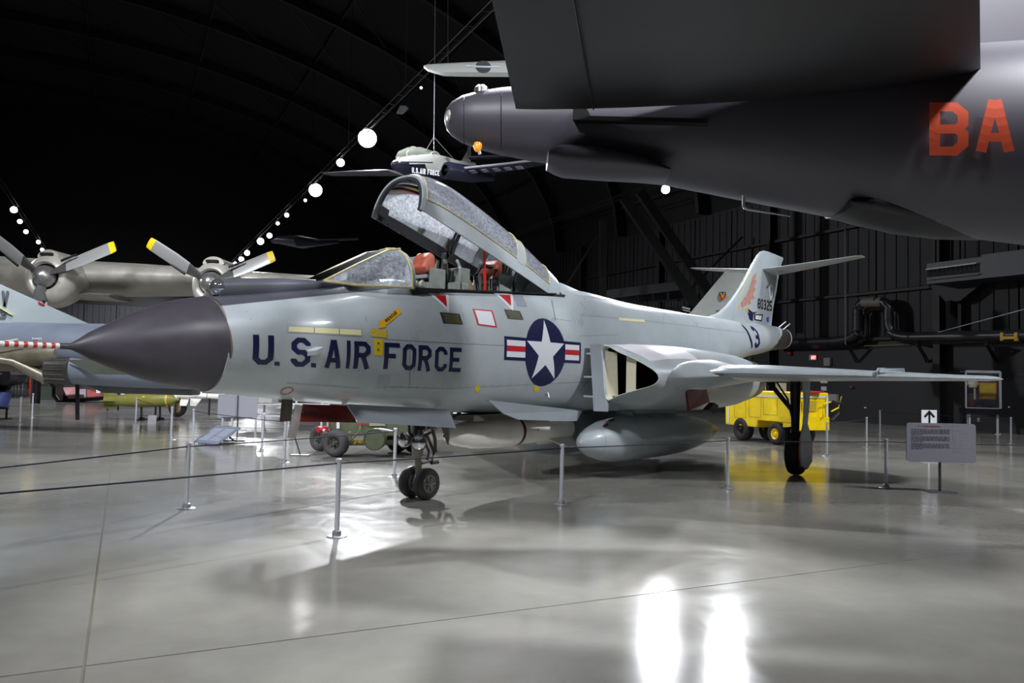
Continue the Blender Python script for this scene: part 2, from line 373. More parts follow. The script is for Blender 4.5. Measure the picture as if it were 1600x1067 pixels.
# right wall: block base to 3 m, ribbed sheet panels above, girts and columns
wr = quad_wall('wall_right', H(WALLR, END), H(WALLR, BACK), 0, SPR, -.3, WALLM)
def wp(al, z, off=0): return H(WALLR - off, al, z)
k = 0
al = 8.0
while al < 70:
    for z0, z1 in ((3.75, 5.55), (5.75, 8.6), (8.8, 10.9)):
        b = MB(); b.prism([wp(al + .06, z0, .0), wp(al + 2.94, z0, .0), wp(al + 2.94, z1, .0), wp(al + .06, z1, .0)], PX * -.06)
        for q in range(5): b.box(wp(al + .4 + q * .55, (z0 + z1) / 2, .08), (.03, .03, z1 - z0), rz=math.atan2(PX.y, PX.x))
        b.build('wall_panel', WALLM2, wr, smooth=False)
    al += 3.0
for al in (20, 29, 38, 47, 56):
    b = MB(); rz = math.atan2(PX.y, PX.x)
    b.box(wp(al, SPR / 2, .25), (.36, .04, SPR), rz=rz); b.box(wp(al, SPR / 2, .09), (.03, .3, SPR), rz=rz); b.box(wp(al, SPR / 2, .42), (.03, .3, SPR), rz=rz)
    struct(b.build('wall_column', BEAM, wr, smooth=False))
for z in (3.65, 5.65, 8.7):
    struct(MB().bar(wp(6, z, .16), wp(80, z, .16), .16, .12).build('wall_girt', BEAM, wr, smooth=False))
quad_wall('wall_left', H(CEN - HALF, BACK), H(CEN - HALF, END), 0, SPR, -.3, WALLM)
we = quad_wall('wall_far', H(CEN - HALF, END), H(WALLR, END), 0, 30, -.3, WALLM)
quad_wall('wall_back', H(WALLR, BACK), H(CEN - HALF, BACK), 0, 30, -.3, WALLM)
for q in range(24):
    p = -43 + q * 3; b = MB(); b.box(H(p + 1.5, END - .1, 4.2), (2.9, .1, 8.2), rz=math.atan2(PX.y, PX.x))
    for t in range(5): b.box(H(p + .4 + t * .55, END - .18, 4.2), (.2, .08, 8.2), rz=math.atan2(PX.y, PX.x))
    b.build('wall_panel', mat('far_wall_panel', '47474e', .6), we, smooth=False)
# arched ceiling
def arch(th, R_=1.0, off=0):
    x = CEN - (HALF - off) * math.cos(th); z = SPR + (16.5 - off) * math.sin(th); return x, z
NA = 28
cb = MB(); rings = []
for al in (BACK, END):
    rings.append([H(arch(PI * k / NA)[0], al, arch(PI * k / NA)[1]) for k in range(NA + 1)])
cb.loft(rings, caps=False, close=False)
ceil = struct(cb.build('ceiling', mat('ceiling_liner', '0a0a0e', .8, 0, .2, .4)))
RIB = mat('roof_rib', '101013', .6)
RIBC = mat('roof_rib_edge', '6a5040', .4, .4)
for j, al in enumerate(range(-14, 92, 8)):
    b = MB(); R1 = []
    for k in range(NA + 1):
        th = PI * k / NA; x, z = arch(th, off=.05); x2, z2 = arch(th, off=.75)
        R1.append([H(x, al - .12, z), H(x, al + .12, z), H(x2, al + .12, z2), H(x2, al - .12, z2)])
    b.loft(R1); struct(b.build('roof_rib', RIB, ceil, smooth=False))
for k in range(1, NA, 2):
    x, z = arch(PI * k / NA, off=.3)
    struct(MB().bar(H(x, BACK, z), H(x, END, z), .1, .22).build('roof_purlin', BEAM, ceil, smooth=False))
for al in range(-10, 90, 8):                      # lattice bracing between ribs
    b = MB()
    for k in range(2, NA - 2, 2):
        a1 = arch(PI * k / NA, off=.5); a2 = arch(PI * (k + 2) / NA, off=.5)
        b.bar(H(a1[0], al - 4, a1[1]), H(a2[0], al + 4, a2[1]), .07, .07)
    o = struct(b.build('roof_bracing', BEAM, ceil, smooth=False))
# suspended heavy trusses by the right side
for (u0, v0, u1, v1, Y, w_) in ((975, 310, 1105, 500, 36, .42), (1000, 300, 1130, 490, 37.2, .42), (942, 345, 942, 470, 38, .3), (945, 350, 885, 445, 38.3, .12), (1160, 370, 1060, 470, 40, .1)):
    struct(MB().bar(at(u0, v0, Y), at(u1, v1, Y), w_, w_).build('roof_brace', RIB, ceil, smooth=False))
# light grid rails (walkable tracks that carry the lamps)
def railrow(u, v, z, a0, a1, name, n=8):
    p = fl(u, v, z); per = p.dot(PX); t = empty(name, H(per, a0, z)); bb = H(per, a0, z)
    for dz, dp in ((0.25, -.12), (.25, .12), (.02, 0)):
        MB().tube([H(per + dp, a0, z + dz) - bb, H(per + dp, a1, z + dz) - bb], .022, 6).build('rail', BEAM, t)
    b = MB(); q = a0
    while q < a1:
        b.tube([H(per, q, z) - bb, H(per - .12, q + .6, z + .25) - bb], .012, 4); b.tube([H(per, q + 1.2, z) - bb, H(per + .12, q + .6, z + .25) - bb], .012, 4); q += 1.2
    b.build('lattice', BEAM, t)
    q = a0 + 3
    while q < a1:
        MB().tube([H(per, q, z + .25) - bb, H(per, q, z + 9) - bb], .01, 4).build('hanger', BEAM, t); q += 9
    return t
tag(railrow(574, 208, 13, 18, 90, 'light_rail'), 'long black ceiling light rail running past the brightest lamp above the open canopy', 'rail')
tag(railrow(21, 320, 13, 30, 90, 'light_rail'), 'long black ceiling light rail with small lamps at far left above the propellers', 'rail')
tag(railrow(1040, 288, 12, 22, 60, 'light_rail'), 'black ceiling light rail with single bright lamp behind the dark aircraft belly', 'rail')
# lamp heads
LENS = mat('lamp_lens', (1, .98, 1), .3, emit=11)
LENS2 = mat('lamp_lens_dim', (.95, .95, 1), .3, emit=6)
def lamp(u, v, z, r, label, group=None, dim=False, aim=None):
    p = fl(u, v, z); d = (Vector((0, 6, 0)) - p) if aim is None else aim; d.normalize()
    t = empty('spotlight', p); tag(t, label, 'lamp', group)
    MB().lathe([(-.02, .2 * r), (-.01, .9 * r), (.0, r), (.03, r), (.035, .92 * r)][:4], (0, 0, 0), d, 18, caps=False).lathe([(-2.2 * r, .35 * r), (-1.4 * r, .75 * r), (-.1 * r, r)], (0, 0, 0), d, 18, caps=True).build('housing', BLACK, t)
    b = MB(); rings = []
    b.lathe([(0.03, .95 * r), (.03 + .12 * r, .7 * r), (.03 + .18 * r, .02 * r)], (0, 0, 0), d, 20, caps=True)
    b.build('lens', LENS2 if dim else LENS, t)
    MB().bar((0, 0, 0), (0, 0, 2.2 * r), .04, .04).build('bracket', BLACK, t)
    return t
lamp(574, 216, 13, .46, 'biggest and brightest round ceiling lamp above the open canopy')
lamp(1040, 296, 12, .24, 'bright round lamp just under the belly of the dark overhead aircraft')
lamp(493, 297, 13, .42, 'large bright lamp second below the biggest one on the centre rail')
lamp(532, 254, 13, .22, 'small round lamp between the two large lamps on the centre rail')
ORD = ['first', 'second', 'third', 'fourth', 'fifth', 'sixth', 'seventh', 'last']
for i_, (u, v, r) in enumerate(((477, 313, .16), (448, 336, .26), (434, 349, .22), (421, 368, .36), (407, 377, .48), (386, 395, .42), (377, 405, .42), (367, 412, .34))):
    lamp(u, v, 13, r * .62, ORD[i_] + ' of the eight lamps going down the centre rail below the two large ones', 'far lamps on the centre rail')
for i_, (u, v, r) in enumerate(((21.6, 327.6, .4), (31, 346, .3), (40.5, 362, .3), (60, 378, .3), (66, 390, .28))):
    lamp(u, v, 13, r * .6, ['topmost', 'second', 'third', 'fourth', 'lowest'][i_] + ' of the five small lamps in a line at the far left', 'lamps on the left rail')
for (u, v) in ((658, 137),):
    lamp(u, v, 12.5, .05, 'small unlit-looking spotlight hanging above the round aircraft tail tip', dim=True)
# flat hanging vent plate near the tail tip
o = MB(); p = at(628, 171, 26)
o.prism([at(619, 177, 26) - p, at(625, 165, 26) - p, at(634, 165, 26) - p, at(638, 169, 26) - p, at(629, 178, 26) - p], (0, .06, 0))
o = o.build('ceiling_baffle', mat('baffle_grey', '8d8d92', .6), smooth=False); o.location = p
tag(o, 'small pale grey flat baffle hanging between big lamp and overhead tail', 'baffle')

# ================================================================== MAIN JET (two seat grey fighter)
jet = empty('jet_fighter', (X0, Y0, 0), YAW)
tag(jet, 'light grey two seat jet fighter with black nose cone and raised canopy', 'airplane')
def P(s, y, z): return Vector((s, -y, z))       # s aft of nose tip, y to port
FUS = [  # s, top, bottom, half width, height of widest line
    (1.36, 2.47, 1.47, .47, 1.97), (2.0, 2.57, 1.41, .535, 1.98), (2.75, 2.70, 1.34, .59, 2.0), (3.4, 2.84, 1.29, .62, 2.02), (4.4, 3.02, 1.22, .655, 2.05),
    (5.3, 3.1, 1.16, .68, 2.06), (6.2, 3.17, 1.12, .70, 2.07), (7.5, 3.23, 1.12, .72, 2.1), (8.6, 3.24, 1.12, .72, 2.15), (10, 3.18, 1.13, .71, 2.2),
    (12, 3.18, 1.2, .66, 2.3), (13, 3.18, 1.4, .60, 2.38), (14.5, 3.2, 1.95, .53, 2.55), (16, 3.22, 2.28, .47, 2.72), (17.2, 3.24, 2.43, .42, 2.83), (18.4, 3.26, 2.58, .34, 2.93), (18.9, 3.25, 2.62, .32, 2.94)]
NE = 2.25
def SILL(s): return 2.80 + .075 * (max(3.95, min(s, 7.45)) - 4)
def fsec(s): return smoothstep_pts(FUS, s)
def side_y(s, z):
    zt, zb, w_, zc = fsec(s); q = (z - zc) / ((zt - zc) if z > zc else (zc - zb)); q = min(abs(q), .999)
    return w_ * (1 - q ** NE) ** (1 / NE)
def skin(u, v):
    y = .55
    for _ in range(30):
        s, z = onac(u, v, y); y = .5 * y + .5 * side_y(max(1.4, min(s, 18.8)), z)
    return s, z
NR = 56
def frng(s, off=0):
    zt, zb, w_, zc = fsec(s); r = []
    for k in range(NR):
        t = 2 * PI * k / NR + PI / NR; c_, s_ = math.cos(t), math.sin(t)
        y = w_ * math.copysign(abs(c_) ** (2 / NE), c_); z = zc + ((zt - zc) if s_ > 0 else (zc - zb)) * math.copysign(abs(s_) ** (2 / NE), s_)
        if 3.95 < s < 7.45: z = min(z, SILL(s))
        r.append(P(s, y, z))
    return r
def paint_mat():
    """grey finish, with the dark anti-glare deck ahead of the windscreen painted as a flat marking in aircraft coordinates"""
    M = GREY.copy(); M.name = 'aircraft_grey_with_antiglare'; nt = M.node_tree; b = nt.nodes['Principled BSDF']
    tc = nt.nodes.new('ShaderNodeTexCoord'); sx = nt.nodes.new('ShaderNodeSeparateXYZ'); nt.links.new(tc.outputs['Object'], sx.inputs[0])
    def mth(op, a, bb):
        n = nt.nodes.new('ShaderNodeMath'); n.operation = op
        for i, q in enumerate((a, bb)):
            if isinstance(q, (int, float)): n.inputs[i].default_value = q
            else: nt.links.new(q, n.inputs[i])
        return n.outputs[0]
    line = mth('ADD', mth('MULTIPLY', sx.outputs[0], .178), 2.12)
    f = mth('MULTIPLY', mth('GREATER_THAN', sx.outputs[2], line), mth('LESS_THAN', sx.outputs[0], 3.75))
    mx = nt.nodes.new('ShaderNodeMix'); mx.data_type = 'RGBA'; src = b.inputs['Base Color'].links[0].from_socket
    nt.links.new(f, mx.inputs['Factor']); nt.links.new(src, mx.inputs['A']); mx.inputs['B'].default_value = (*rgb('595a63'), 1)
    nt.links.new(mx.outputs['Result'], b.inputs['Base Color']); return M
FUSM = paint_mat()
ss = [1.36 + .1 * i for i in range(int((18.9 - 1.36) / .1) + 1)] + [18.9]
ss = sorted(set([round(x, 3) for x in ss] + [3.95, 3.951, 7.449, 7.45]))
rings = [frng(s) for s in ss]
b = MB(); b.loft(rings, caps=True)
drop = [i for i, f in enumerate(b.f) if len(f) == 4 and all(3.94 < b.v[q][0] < 7.46 and b.v[q][2] >= SILL(b.v[q][0]) - 1e-5 and abs(b.v[q][1]) < .52 for q in f) and any(b.v[q][0] not in () for q in f)]
ds = set(drop); b.f = [f for i, f in enumerate(b.f) if i not in ds]; b.mi = [0] * len(b.f)
for i_, f in enumerate(b.f):
    cx_ = sum(b.v[q][0] for q in f) / len(f); cz_ = sum(b.v[q][2] for q in f) / len(f)
    if cx_ - (cz_ - 2.9) * 1.5 > 18.15: b.mi[i_] = 1
fus = b.build('fuselage', [FUSM, DMETAL], jet, angle=30)
# cockpit tub
b = MB(); x0, x1, yy, z0 = 3.96, 7.44, .47, 1.95
vs = [P(x0, -yy, SILL(x0)), P(x1, -yy, SILL(x1)), P(x1, yy, SILL(x1)), P(x0, yy, SILL(x0)), P(x0, -.42, z0), P(x1, -.42, z0), P(x1, .42, z0), P(x0, .42, z0)]
b.add(vs, [(4, 5, 6, 7), (0, 1, 5, 4), (1, 2, 6, 5), (2, 3, 7, 6), (3, 0, 4, 7)])
b.build('cockpit_tub', mat('cockpit_black', '26282c', .6), jet, smooth=False)
b = MB()
for sg in (1, -1): b.bar(P(x0, sg * .5, SILL(x0) + .006), P(x1 - .3, sg * .5, SILL(x1 - .3) + .006), .03, .014)
b.build('canopy_sill', BLACK, jet, smooth=False)
# nose cone
b = MB(); prof = [(0, .02), (.05, .035), (.1, .06), (.2, .125), (.43, .232), (.65, .325), (.87, .398), (1.1, .455), (1.36, .498), (1.375, .505)]; rg = []
for s, r in prof:
    f_ = min(1, s / .5); cz = 1.885 + (1.97 - 1.885) * min(1, s / 1.2)
    rg.append([P(s - .05 * (math.sin(2 * PI * k / 48)) * (s / 1.36), r * .955 * math.cos(2 * PI * k / 48), cz + r * math.sin(2 * PI * k / 48)) for k in range(48)])
b.loft(rg); b.build('nose_cone', RADOME, jet, angle=60)
b = MB(); b.loft([[q + Vector((dx, 0, 0)) for q in [P(1.375 - .05 * math.sin(2 * PI * k / 48), .5 * .955 * r_ * math.cos(2 * PI * k / 48), 1.97 + .5 * r_ * math.sin(2 * PI * k / 48)) for k in range(48)]] for dx, r_ in ((0, 1.0), (.006, 1.012), (.02, 1.0))], caps=False)
b.build('nose_cone_seam', mat('worn_copper_edge', '8a6a5c', .5, 0, .3, 6), jet)
# pitot boom
b = MB(); b.tube([P(0.02, 0, 1.887), P(-.06, 0, 1.887)], [.03, .027], 16); b.build('boom_socket', RADOME, jet)
b = MB(); b.tube([P(-.03, 0, 1.887), P(-1.05, 0, 1.885), P(-1.4, 0, 1.885)], [.027, .025, .02], 16); b.build('pitot_boom', stripes('red_white_boom', 'e9e6dc', 'c2342c', 0, .075), jet)
# heat sensor ball and its fairing on the nose
b = MB(); bc = P(1.5, .0, 2.585)
b.lathe([(-.09 * math.cos(PI * k / 10 * .62), .09 * math.sin(PI * k / 10 * .62)) for k in range(11)], bc, (1, 0, 0), 20); b.build('sensor_ball', CHROME, jet)
b = MB(); rg = []
for s, h, wd in ((1.49, .085, .085), (1.8, .09, .092), (2.3, .085, .11), (2.8, .05, .13), (3.2, .01, .14)):
    zt = fsec(s)[0]; cz = 2.585 if s < 2 else zt + .02
    cz = 2.585 + (s - 1.49) * .135
    rg.append([P(s, wd * math.cos(t), cz + (h * math.sin(t) if math.sin(t) > 0 else .14 * math.sin(t))) for t in [2 * PI * k / 20 for k in range(20)]])
b.loft(rg); b.build('sensor_fairing', DGREY, jet)
# spine hump behind the canopy
b = MB(); rg = []
for s, wd, top in ((7.36, .40, 3.36), (7.6, .40, 3.36), (7.9, .39, 3.33), (8.4, .36, 3.26), (9.2, .28, 3.2), (10.2, .15, 3.17)):
    rg.append([P(s, wd * math.cos(PI * k / 18), 2.7 + (top - 2.7) * math.sin(PI * k / 18) ** .8) for k in range(19)])
b.loft(rg); b.build('spine_fairing', GREY, jet, angle=50)
# --- windscreen
Lw = [(2.74, .20, 2.775), (3.1, .36, 2.755), (3.5, .44, 2.775), (3.95, .485, 2.80)]
Uw = [(2.74, .20, 2.775), (3.25, .20, 3.04), (3.74, .20, 3.28), (3.95, .22, 3.33)]
def lerp_tab(T, t):
    x = t * (len(T) - 1); i = min(int(x), len(T) - 2); f_ = x - i; return Vector(T[i]).lerp(Vector(T[i + 1]), f_)
GL = glass('windscreen_glass', (.86, .9, .92), .55, 22); GLC = glass('canopy_glass', (.84, .88, .93), .72, 22, .1)
for sg in (1, -1):
    b = MB(); n1, n2 = 14, 8; g = []
    for i in range(n1 + 1):
        lo, hi = lerp_tab(Lw, i / n1), lerp_tab(Uw, i / n1); row = []
        for j in range(n2 + 1):
            q = lo.lerp(hi, j / n2); bul = .3 * (hi - lo).length * math.sin(PI * j / n2) * .55
            row.append(P(q.x, sg * (q.y + bul), q.z + bul * .25))
        g.append(row)
    b.loft(g, caps=False, close=False); b.build('windscreen_pane', GL, jet, angle=70)
    b = MB(); b.tube([P(q.x, sg * q.y, q.z) for q in [lerp_tab(Uw, i / 12) for i in range(13)]], .017, 8)
    b.tube([P(q.x, sg * (q.y + .005), q.z + .005) for q in [lerp_tab(Lw, i / 12) for i in range(13)]], .017, 8); b.build('windscreen_frame', BRASS, jet)
b = MB(); b.add([P(2.70, -.2, 2.78), P(2.70, .2, 2.78), P(3.74, .2, 3.29), P(3.74, -.2, 3.29)], [(0, 1, 2, 3)]); b.build('windscreen_pane', GL, jet)
arch_pts = []
for i in range(17):
    t = PI * i / 16; arch_pts.append((.49 * math.copysign(abs(math.cos(t)) ** .85, math.cos(t)), 2.79 + .555 * math.sin(t) ** .8))
b = MB(); rg = [[P(3.93 + dx, y * k_, 2.79 + (z - 2.79) * k_) for dx, k_ in ((0, 1.0), (.06, 1.0), (.06, .93), (0, .93))] for y, z in arch_pts]
b.loft(rg); b.build('windscreen_arch', GREY2, jet, smooth=False)
b = MB(); b.tube([P(3.925, y * 1.0, z) for y, z in arch_pts], .018, 8); b.build('windscreen_arch_seal', BRASS, jet)
b = MB()                                          # rivets of the frame
for i in range(40):
    q = lerp_tab(Uw, i / 39 * .95); b.box(P(q.x, q.y + .014, q.z + .004), (.008, .008, .008))
    q = lerp_tab(Lw, i / 39); b.box(P(q.x, q.y + .017, q.z + .006), (.008, .008, .008))
tag(b.build('rivets', BLACK, jet, smooth=False), kind='stuff')
# instrument hood and gunsight inside the windscreen
b = MB(); b.box(P(3.45, 0, 2.78), (.7, .5, .1)); b.box(P(3.6, 0, 2.88), (.25, .2, .16)); b.box(P(3.75, .0, 3.02), (.03, .16, .16)); b.build('instrument_hood', BLACK, jet, smooth=False, bevel=.01)
# --- raised canopy, built closed then tipped about its hinge
CANOPY = empty('canopy', P(7.44, 0, 2.94)); CANOPY.parent = jet; CANOPY.rotation_euler = (0, math.radians(15.0), 0)
# local: x forward negative; al = distance from front hoop
CL = 3.5
CT = [(0, .475, .56, 0), (.25, .48, .67, 0), (.6, .48, .735, 0), (1.0, .475, .745, 0), (1.8, .46, .71, 0), (2.5, .44, .635, 0), (3.0, .42, .555, 0), (3.42, .40, .47, 0)]
def crng(al, k0, k1, n, off=0):
    wd, h, _ = smoothstep_pts(CT, al)[:3]; r = []
    for i in range(n + 1):
        t = PI * (k0 + (k1 - k0) * i / n); c_, s_ = math.cos(t), math.sin(t)
        r.append(Vector((al - CL, -(wd + off) * math.copysign(abs(c_) ** .8, c_), (h + off) * max(s_, 0) ** .85)))
    return r
def cpatch(name, a0, a1, k0, k1, m_, off=0, thick=.02, na=None, nk=None):
    na = na or max(2, int((a1 - a0) / .08)); nk = nk or max(2, int((k1 - k0) * 36)); b = MB(); O = [crng(a0 + (a1 - a0) * i / na, k0, k1, nk, off) for i in range(na + 1)]
    if thick:
        I = [crng(a0 + (a1 - a0) * i / na, k0, k1, nk, off - thick) for i in range(na + 1)]
        b.loft([o_ + i_[::-1] for o_, i_ in zip(O, I)], caps=True)
    else: b.loft(O, caps=False, close=False)
    return b.build(name, m_, CANOPY, angle=35)
KS = .078
cpatch('canopy_rail', 0, 3.42, 0, KS, GREY, 0, .025); KT = .055
cpatch('canopy_rail', 0, 3.42, 1 - KT, 1, mat('canopy_inner_dark', '1b1c20', .5), 0, .025)
cpatch('front_hoop', 0, .07, 0, 1, GREY, .004, .03)
cpatch('centre_hoop', 2.14, 2.36, KS - .02, 1 - KS + .02, GREY, .003, .03)
cpatch('rear_cap', 3.08, 3.42, 0, 1, GREY, .003, .03)
b = MB(); r_ = crng(3.42, 0, 1, 24); b.add(r_, [tuple(range(len(r_)))]); b.build('rear_bulkhead', BLACK, CANOPY, smooth=False)
cpatch('front_canopy_glass', .07, 2.14, KS, 1 - KT, GLC, -.002, 0); cpatch('rear_canopy_glass', 2.36, 3.08, KS, 1 - KT, GLC, -.002, 0)
# hoop inside face (dark), with the notched padding
b = MB(); A_ = crng(.0, 0, 1, 30, -.03); B_ = crng(.0, 0, 1, 30, -.07); A2 = crng(.06, 0, 1, 30, -.03); B2 = crng(.06, 0, 1, 30, -.07)
b.loft([[A_[i], B_[i], B2[i], A2[i]] for i in range(31)]); b.build('hoop_lining', mat('hoop_lining', '3a3c42', .5, 0, .2, 8), CANOPY, angle=30)
# edge seals round each glass
def seal(a0, a1):
    b = MB()
    for k_ in (KS, 1 - KT):
        pts = [crng(a0 + (a1 - a0) * i / 20, k_, k_ + .001, 1, .004)[0] for i in range(21)]; b.tube(pts, .011, 6)
    for a_ in (a0, a1): b.tube(crng(a_, KS, 1 - KS, 26, .004), .011, 6)
    b.build('glass_seal', BRASS, CANOPY)
seal(.07, 2.14); seal(2.36, 3.08)
b = MB()                                          # inner blast screen frame and latch hooks
b.tube(crng(1.55, .03, .97, 20, -.04), .02, 6); b.tube(crng(1.62, .03, .97, 20, -.04), .03, 6); b.build('inner_hoop', BLACK, CANOPY)
b = MB(); b.box(Vector((.12 - CL, -.40, .12)), (.16, .05, .14)); b.box(Vector((.12 - CL, .40, .12)), (.16, .05, .14)); b.box(Vector((1.6 - CL, .42, .05)), (.1, .04, .12))
for i in range(6): b.box(Vector((.3 + .3 * i - CL, .43, .0)), (.06, .03, .04))
b.build('latch', BLACK, CANOPY, smooth=False, bevel=.006)
flat_text('canopy_lettering', 'CANOPY', .035, Vector((.45 - CL, -.475, .045)), (1, 0, 0), (0, 0, 1), DGREY, CANOPY)
# red support strut
b = MB(); a0_ = P(5.62, .33, 2.3); a1_ = P(5.48, .36, 3.62); b.tube([a0_, a1_], .02, 12); b.build('canopy_strut', REDP, jet)
# --- seats
def seat(s, hz):
    t = empty('ejection_seat', P(s, 0, 0)); t.parent = jet
    b = MB(); X = lambda x, y, z: Vector((x, -y, z))
    b.box(X(.16, 0, 2.5), (.1, .36, 1.1)); b.box(X(.02, 0, hz - .42), (.2, .34, .34)); b.box(X(.10, .17, hz - .5), (.3, .04, .9)); b.box(X(.10, -.17, hz - .5), (.3, .04, .9))
    b.build('seat_back', SEATG, t, smooth=False, bevel=.012)
    b = MB(); pr = [(-.1, -.13), (-.15, -.05), (-.08, .1), (.0, .17), (.07, .15), (.09, -.1), (.0, -.15)]
    rg = [[X(x * k_, y, hz + z * k_) for x, z in pr] for y, k_ in ((-.15, .8), (-.11, 1), (.11, 1), (.15, .8))]; b.loft(rg); b.build('headrest', ORANGE, t, angle=50, bevel=.008)
    b = MB(); b.box(X(.02, 0, hz - .17), (.22, .27, .05)); b.prism([X(.1, -.16, hz - .2), X(.16, -.16, hz + .17), X(.2, -.16, hz + .1), X(.18, -.16, hz - .2)], (0, .32, 0)); b.build('headrest_box', GREY2, t, smooth=False, bevel=.006)
    b = MB(); random.seed(int(s * 10))
    for i in range(16):
        x = .2 + random.random() * .22; y = random.uniform(-.14, .16); z0 = hz - .45 + random.random() * .2
        b.tube([X(x, y, z0), X(x + random.uniform(-.05, .05), y, z0 + .2), X(x + random.uniform(-.05, .05), y + .04, z0 + .35 + random.random() * .12)], .012 + random.random() * .014, 6)
    b.tube([X(.3, .08, 2.4), X(.36, .08, hz + .12)], .03, 8); b.tube([X(.3, -.08, 2.4), X(.36, -.08, hz + .12)], .03, 8)
    b.build('catapult_tubes', mat('dark_seat_metal', '585c58', .4, .3, .3, 12), t)
    b = MB()
    for y in (.05, -.06): b.prism([X(-.085, y, hz - .6), X(-.09, y, hz - .25), X(-.03, y, hz - .2), X(-.03, y, hz - .6)], (0, .05, 0))
    b.build('strap', STRAP, t, smooth=False)
    return t
seat(4.62, 3.22); seat(6.12, 3.31)
b = MB()                                          # bulkhead gear and canvas between the seats
b.box(P(5.12, .05, 2.75), (.12, .6, .5)); b.box(P(5.2, .1, 3.08), (.2, .34, .3)); b.box(P(5.02, .22, 2.85), (.16, .18, .3)); b.tube([P(5.0, .3, 2.7), P(5.05, .3, 3.2), P(5.2, .1, 3.35)], .03, 8)
b.build('cockpit_bulkhead', SEATG, jet, smooth=False, bevel=.015)
b = MB(); rg = []
for i in range(9):
    z = 2.6 + .5 * i / 8; r = .17 * (1 - (i / 8) ** 2 * .55); rg.append([P(5.5 + r * .8 * math.cos(t) * (1 + .18 * math.sin(3 * t + i)), .02 + r * math.sin(t) * (1 + .12 * math.cos(5 * t)), z) for t in [2 * PI * k / 18 for k in range(18)]])
b.loft(rg); b.build('canvas_cover', CANVAS, jet)
b = MB(); b.tube([P(5.72, .1, 2.8), P(5.78, -.05, 3.2), P(5.9, .0, 3.38), P(6.05, .1, 3.35)], .035, 8); b.tube([P(5.8, .25, 2.75), P(5.85, .2, 3.15), P(5.98, .2, 3.3)], .03, 8); b.tube([P(6.6, .2, 2.8), P(6.75, .25, 3.05)], .012, 6); b.build('hoses', BLACK, jet)
b = MB(); b.box(P(7.0, .2, 2.86), (.3, .2, .1)); b.box(P(6.85, .1, 2.9), (.1, .3, .16)); b.box(P(7.12, .3, 2.93), (.06, .1, .2)); b.build('hinge_gear', mat('hinge_green', '4b5b58', .5, .2), jet, smooth=False, bevel=.01)

# --- engine nacelles / intakes
def catclosed(pts, n):
    P_ = [Vector(p) for p in pts]; L = len(P_); out = []
    seg = [(P_[(i + 1) % L] - P_[i]).length for i in range(L)]; T = sum(seg)
    for q in range(n):
        d = T * q / n; i = 0
        while d > seg[i] and i < L - 1: d -= seg[i]; i += 1
        t = min(d / max(seg[i], 1e-6), 1); p0, p1, p2, p3 = P_[i - 1], P_[i], P_[(i + 1) % L], P_[(i + 2) % L]
        out.append(.5 * ((2 * p1) + (p2 - p0) * t + (2 * p0 - 5 * p1 + 4 * p2 - p3) * t * t + (3 * p1 - p0 - 3 * p2 + p3) * t ** 3))
    return out
LIP = [(7.78, 1.0, 2.235), (7.9, 1.25, 2.13), (8.05, 1.5, 2.0), (8.2, 1.68, 1.87), (8.28, 1.76, 1.77), (8.28, 1.76, 1.68), (8.2, 1.68, 1.59), (8.0, 1.42, 1.49), (7.88, 1.2, 1.40), (7.82, 1.1, 1.34), (7.79, 1.05, 1.45), (7.78, 1.02, 1.85)]
def nac_sec(s, cy, cz, wi, wo, hu, hd, n=2.0):
    r = []
    for k in range(12):
        t = PI / 2 + .28 - 2 * PI * k / 12
        c_, s_ = math.cos(t), math.sin(t); r.append((s, cy + (wo if c_ > 0 else wi) * math.copysign(abs(c_) ** (2 / n), c_), cz + (hu if s_ > 0 else hd) * math.copysign(abs(s_) ** (2 / n), s_)))
    return r
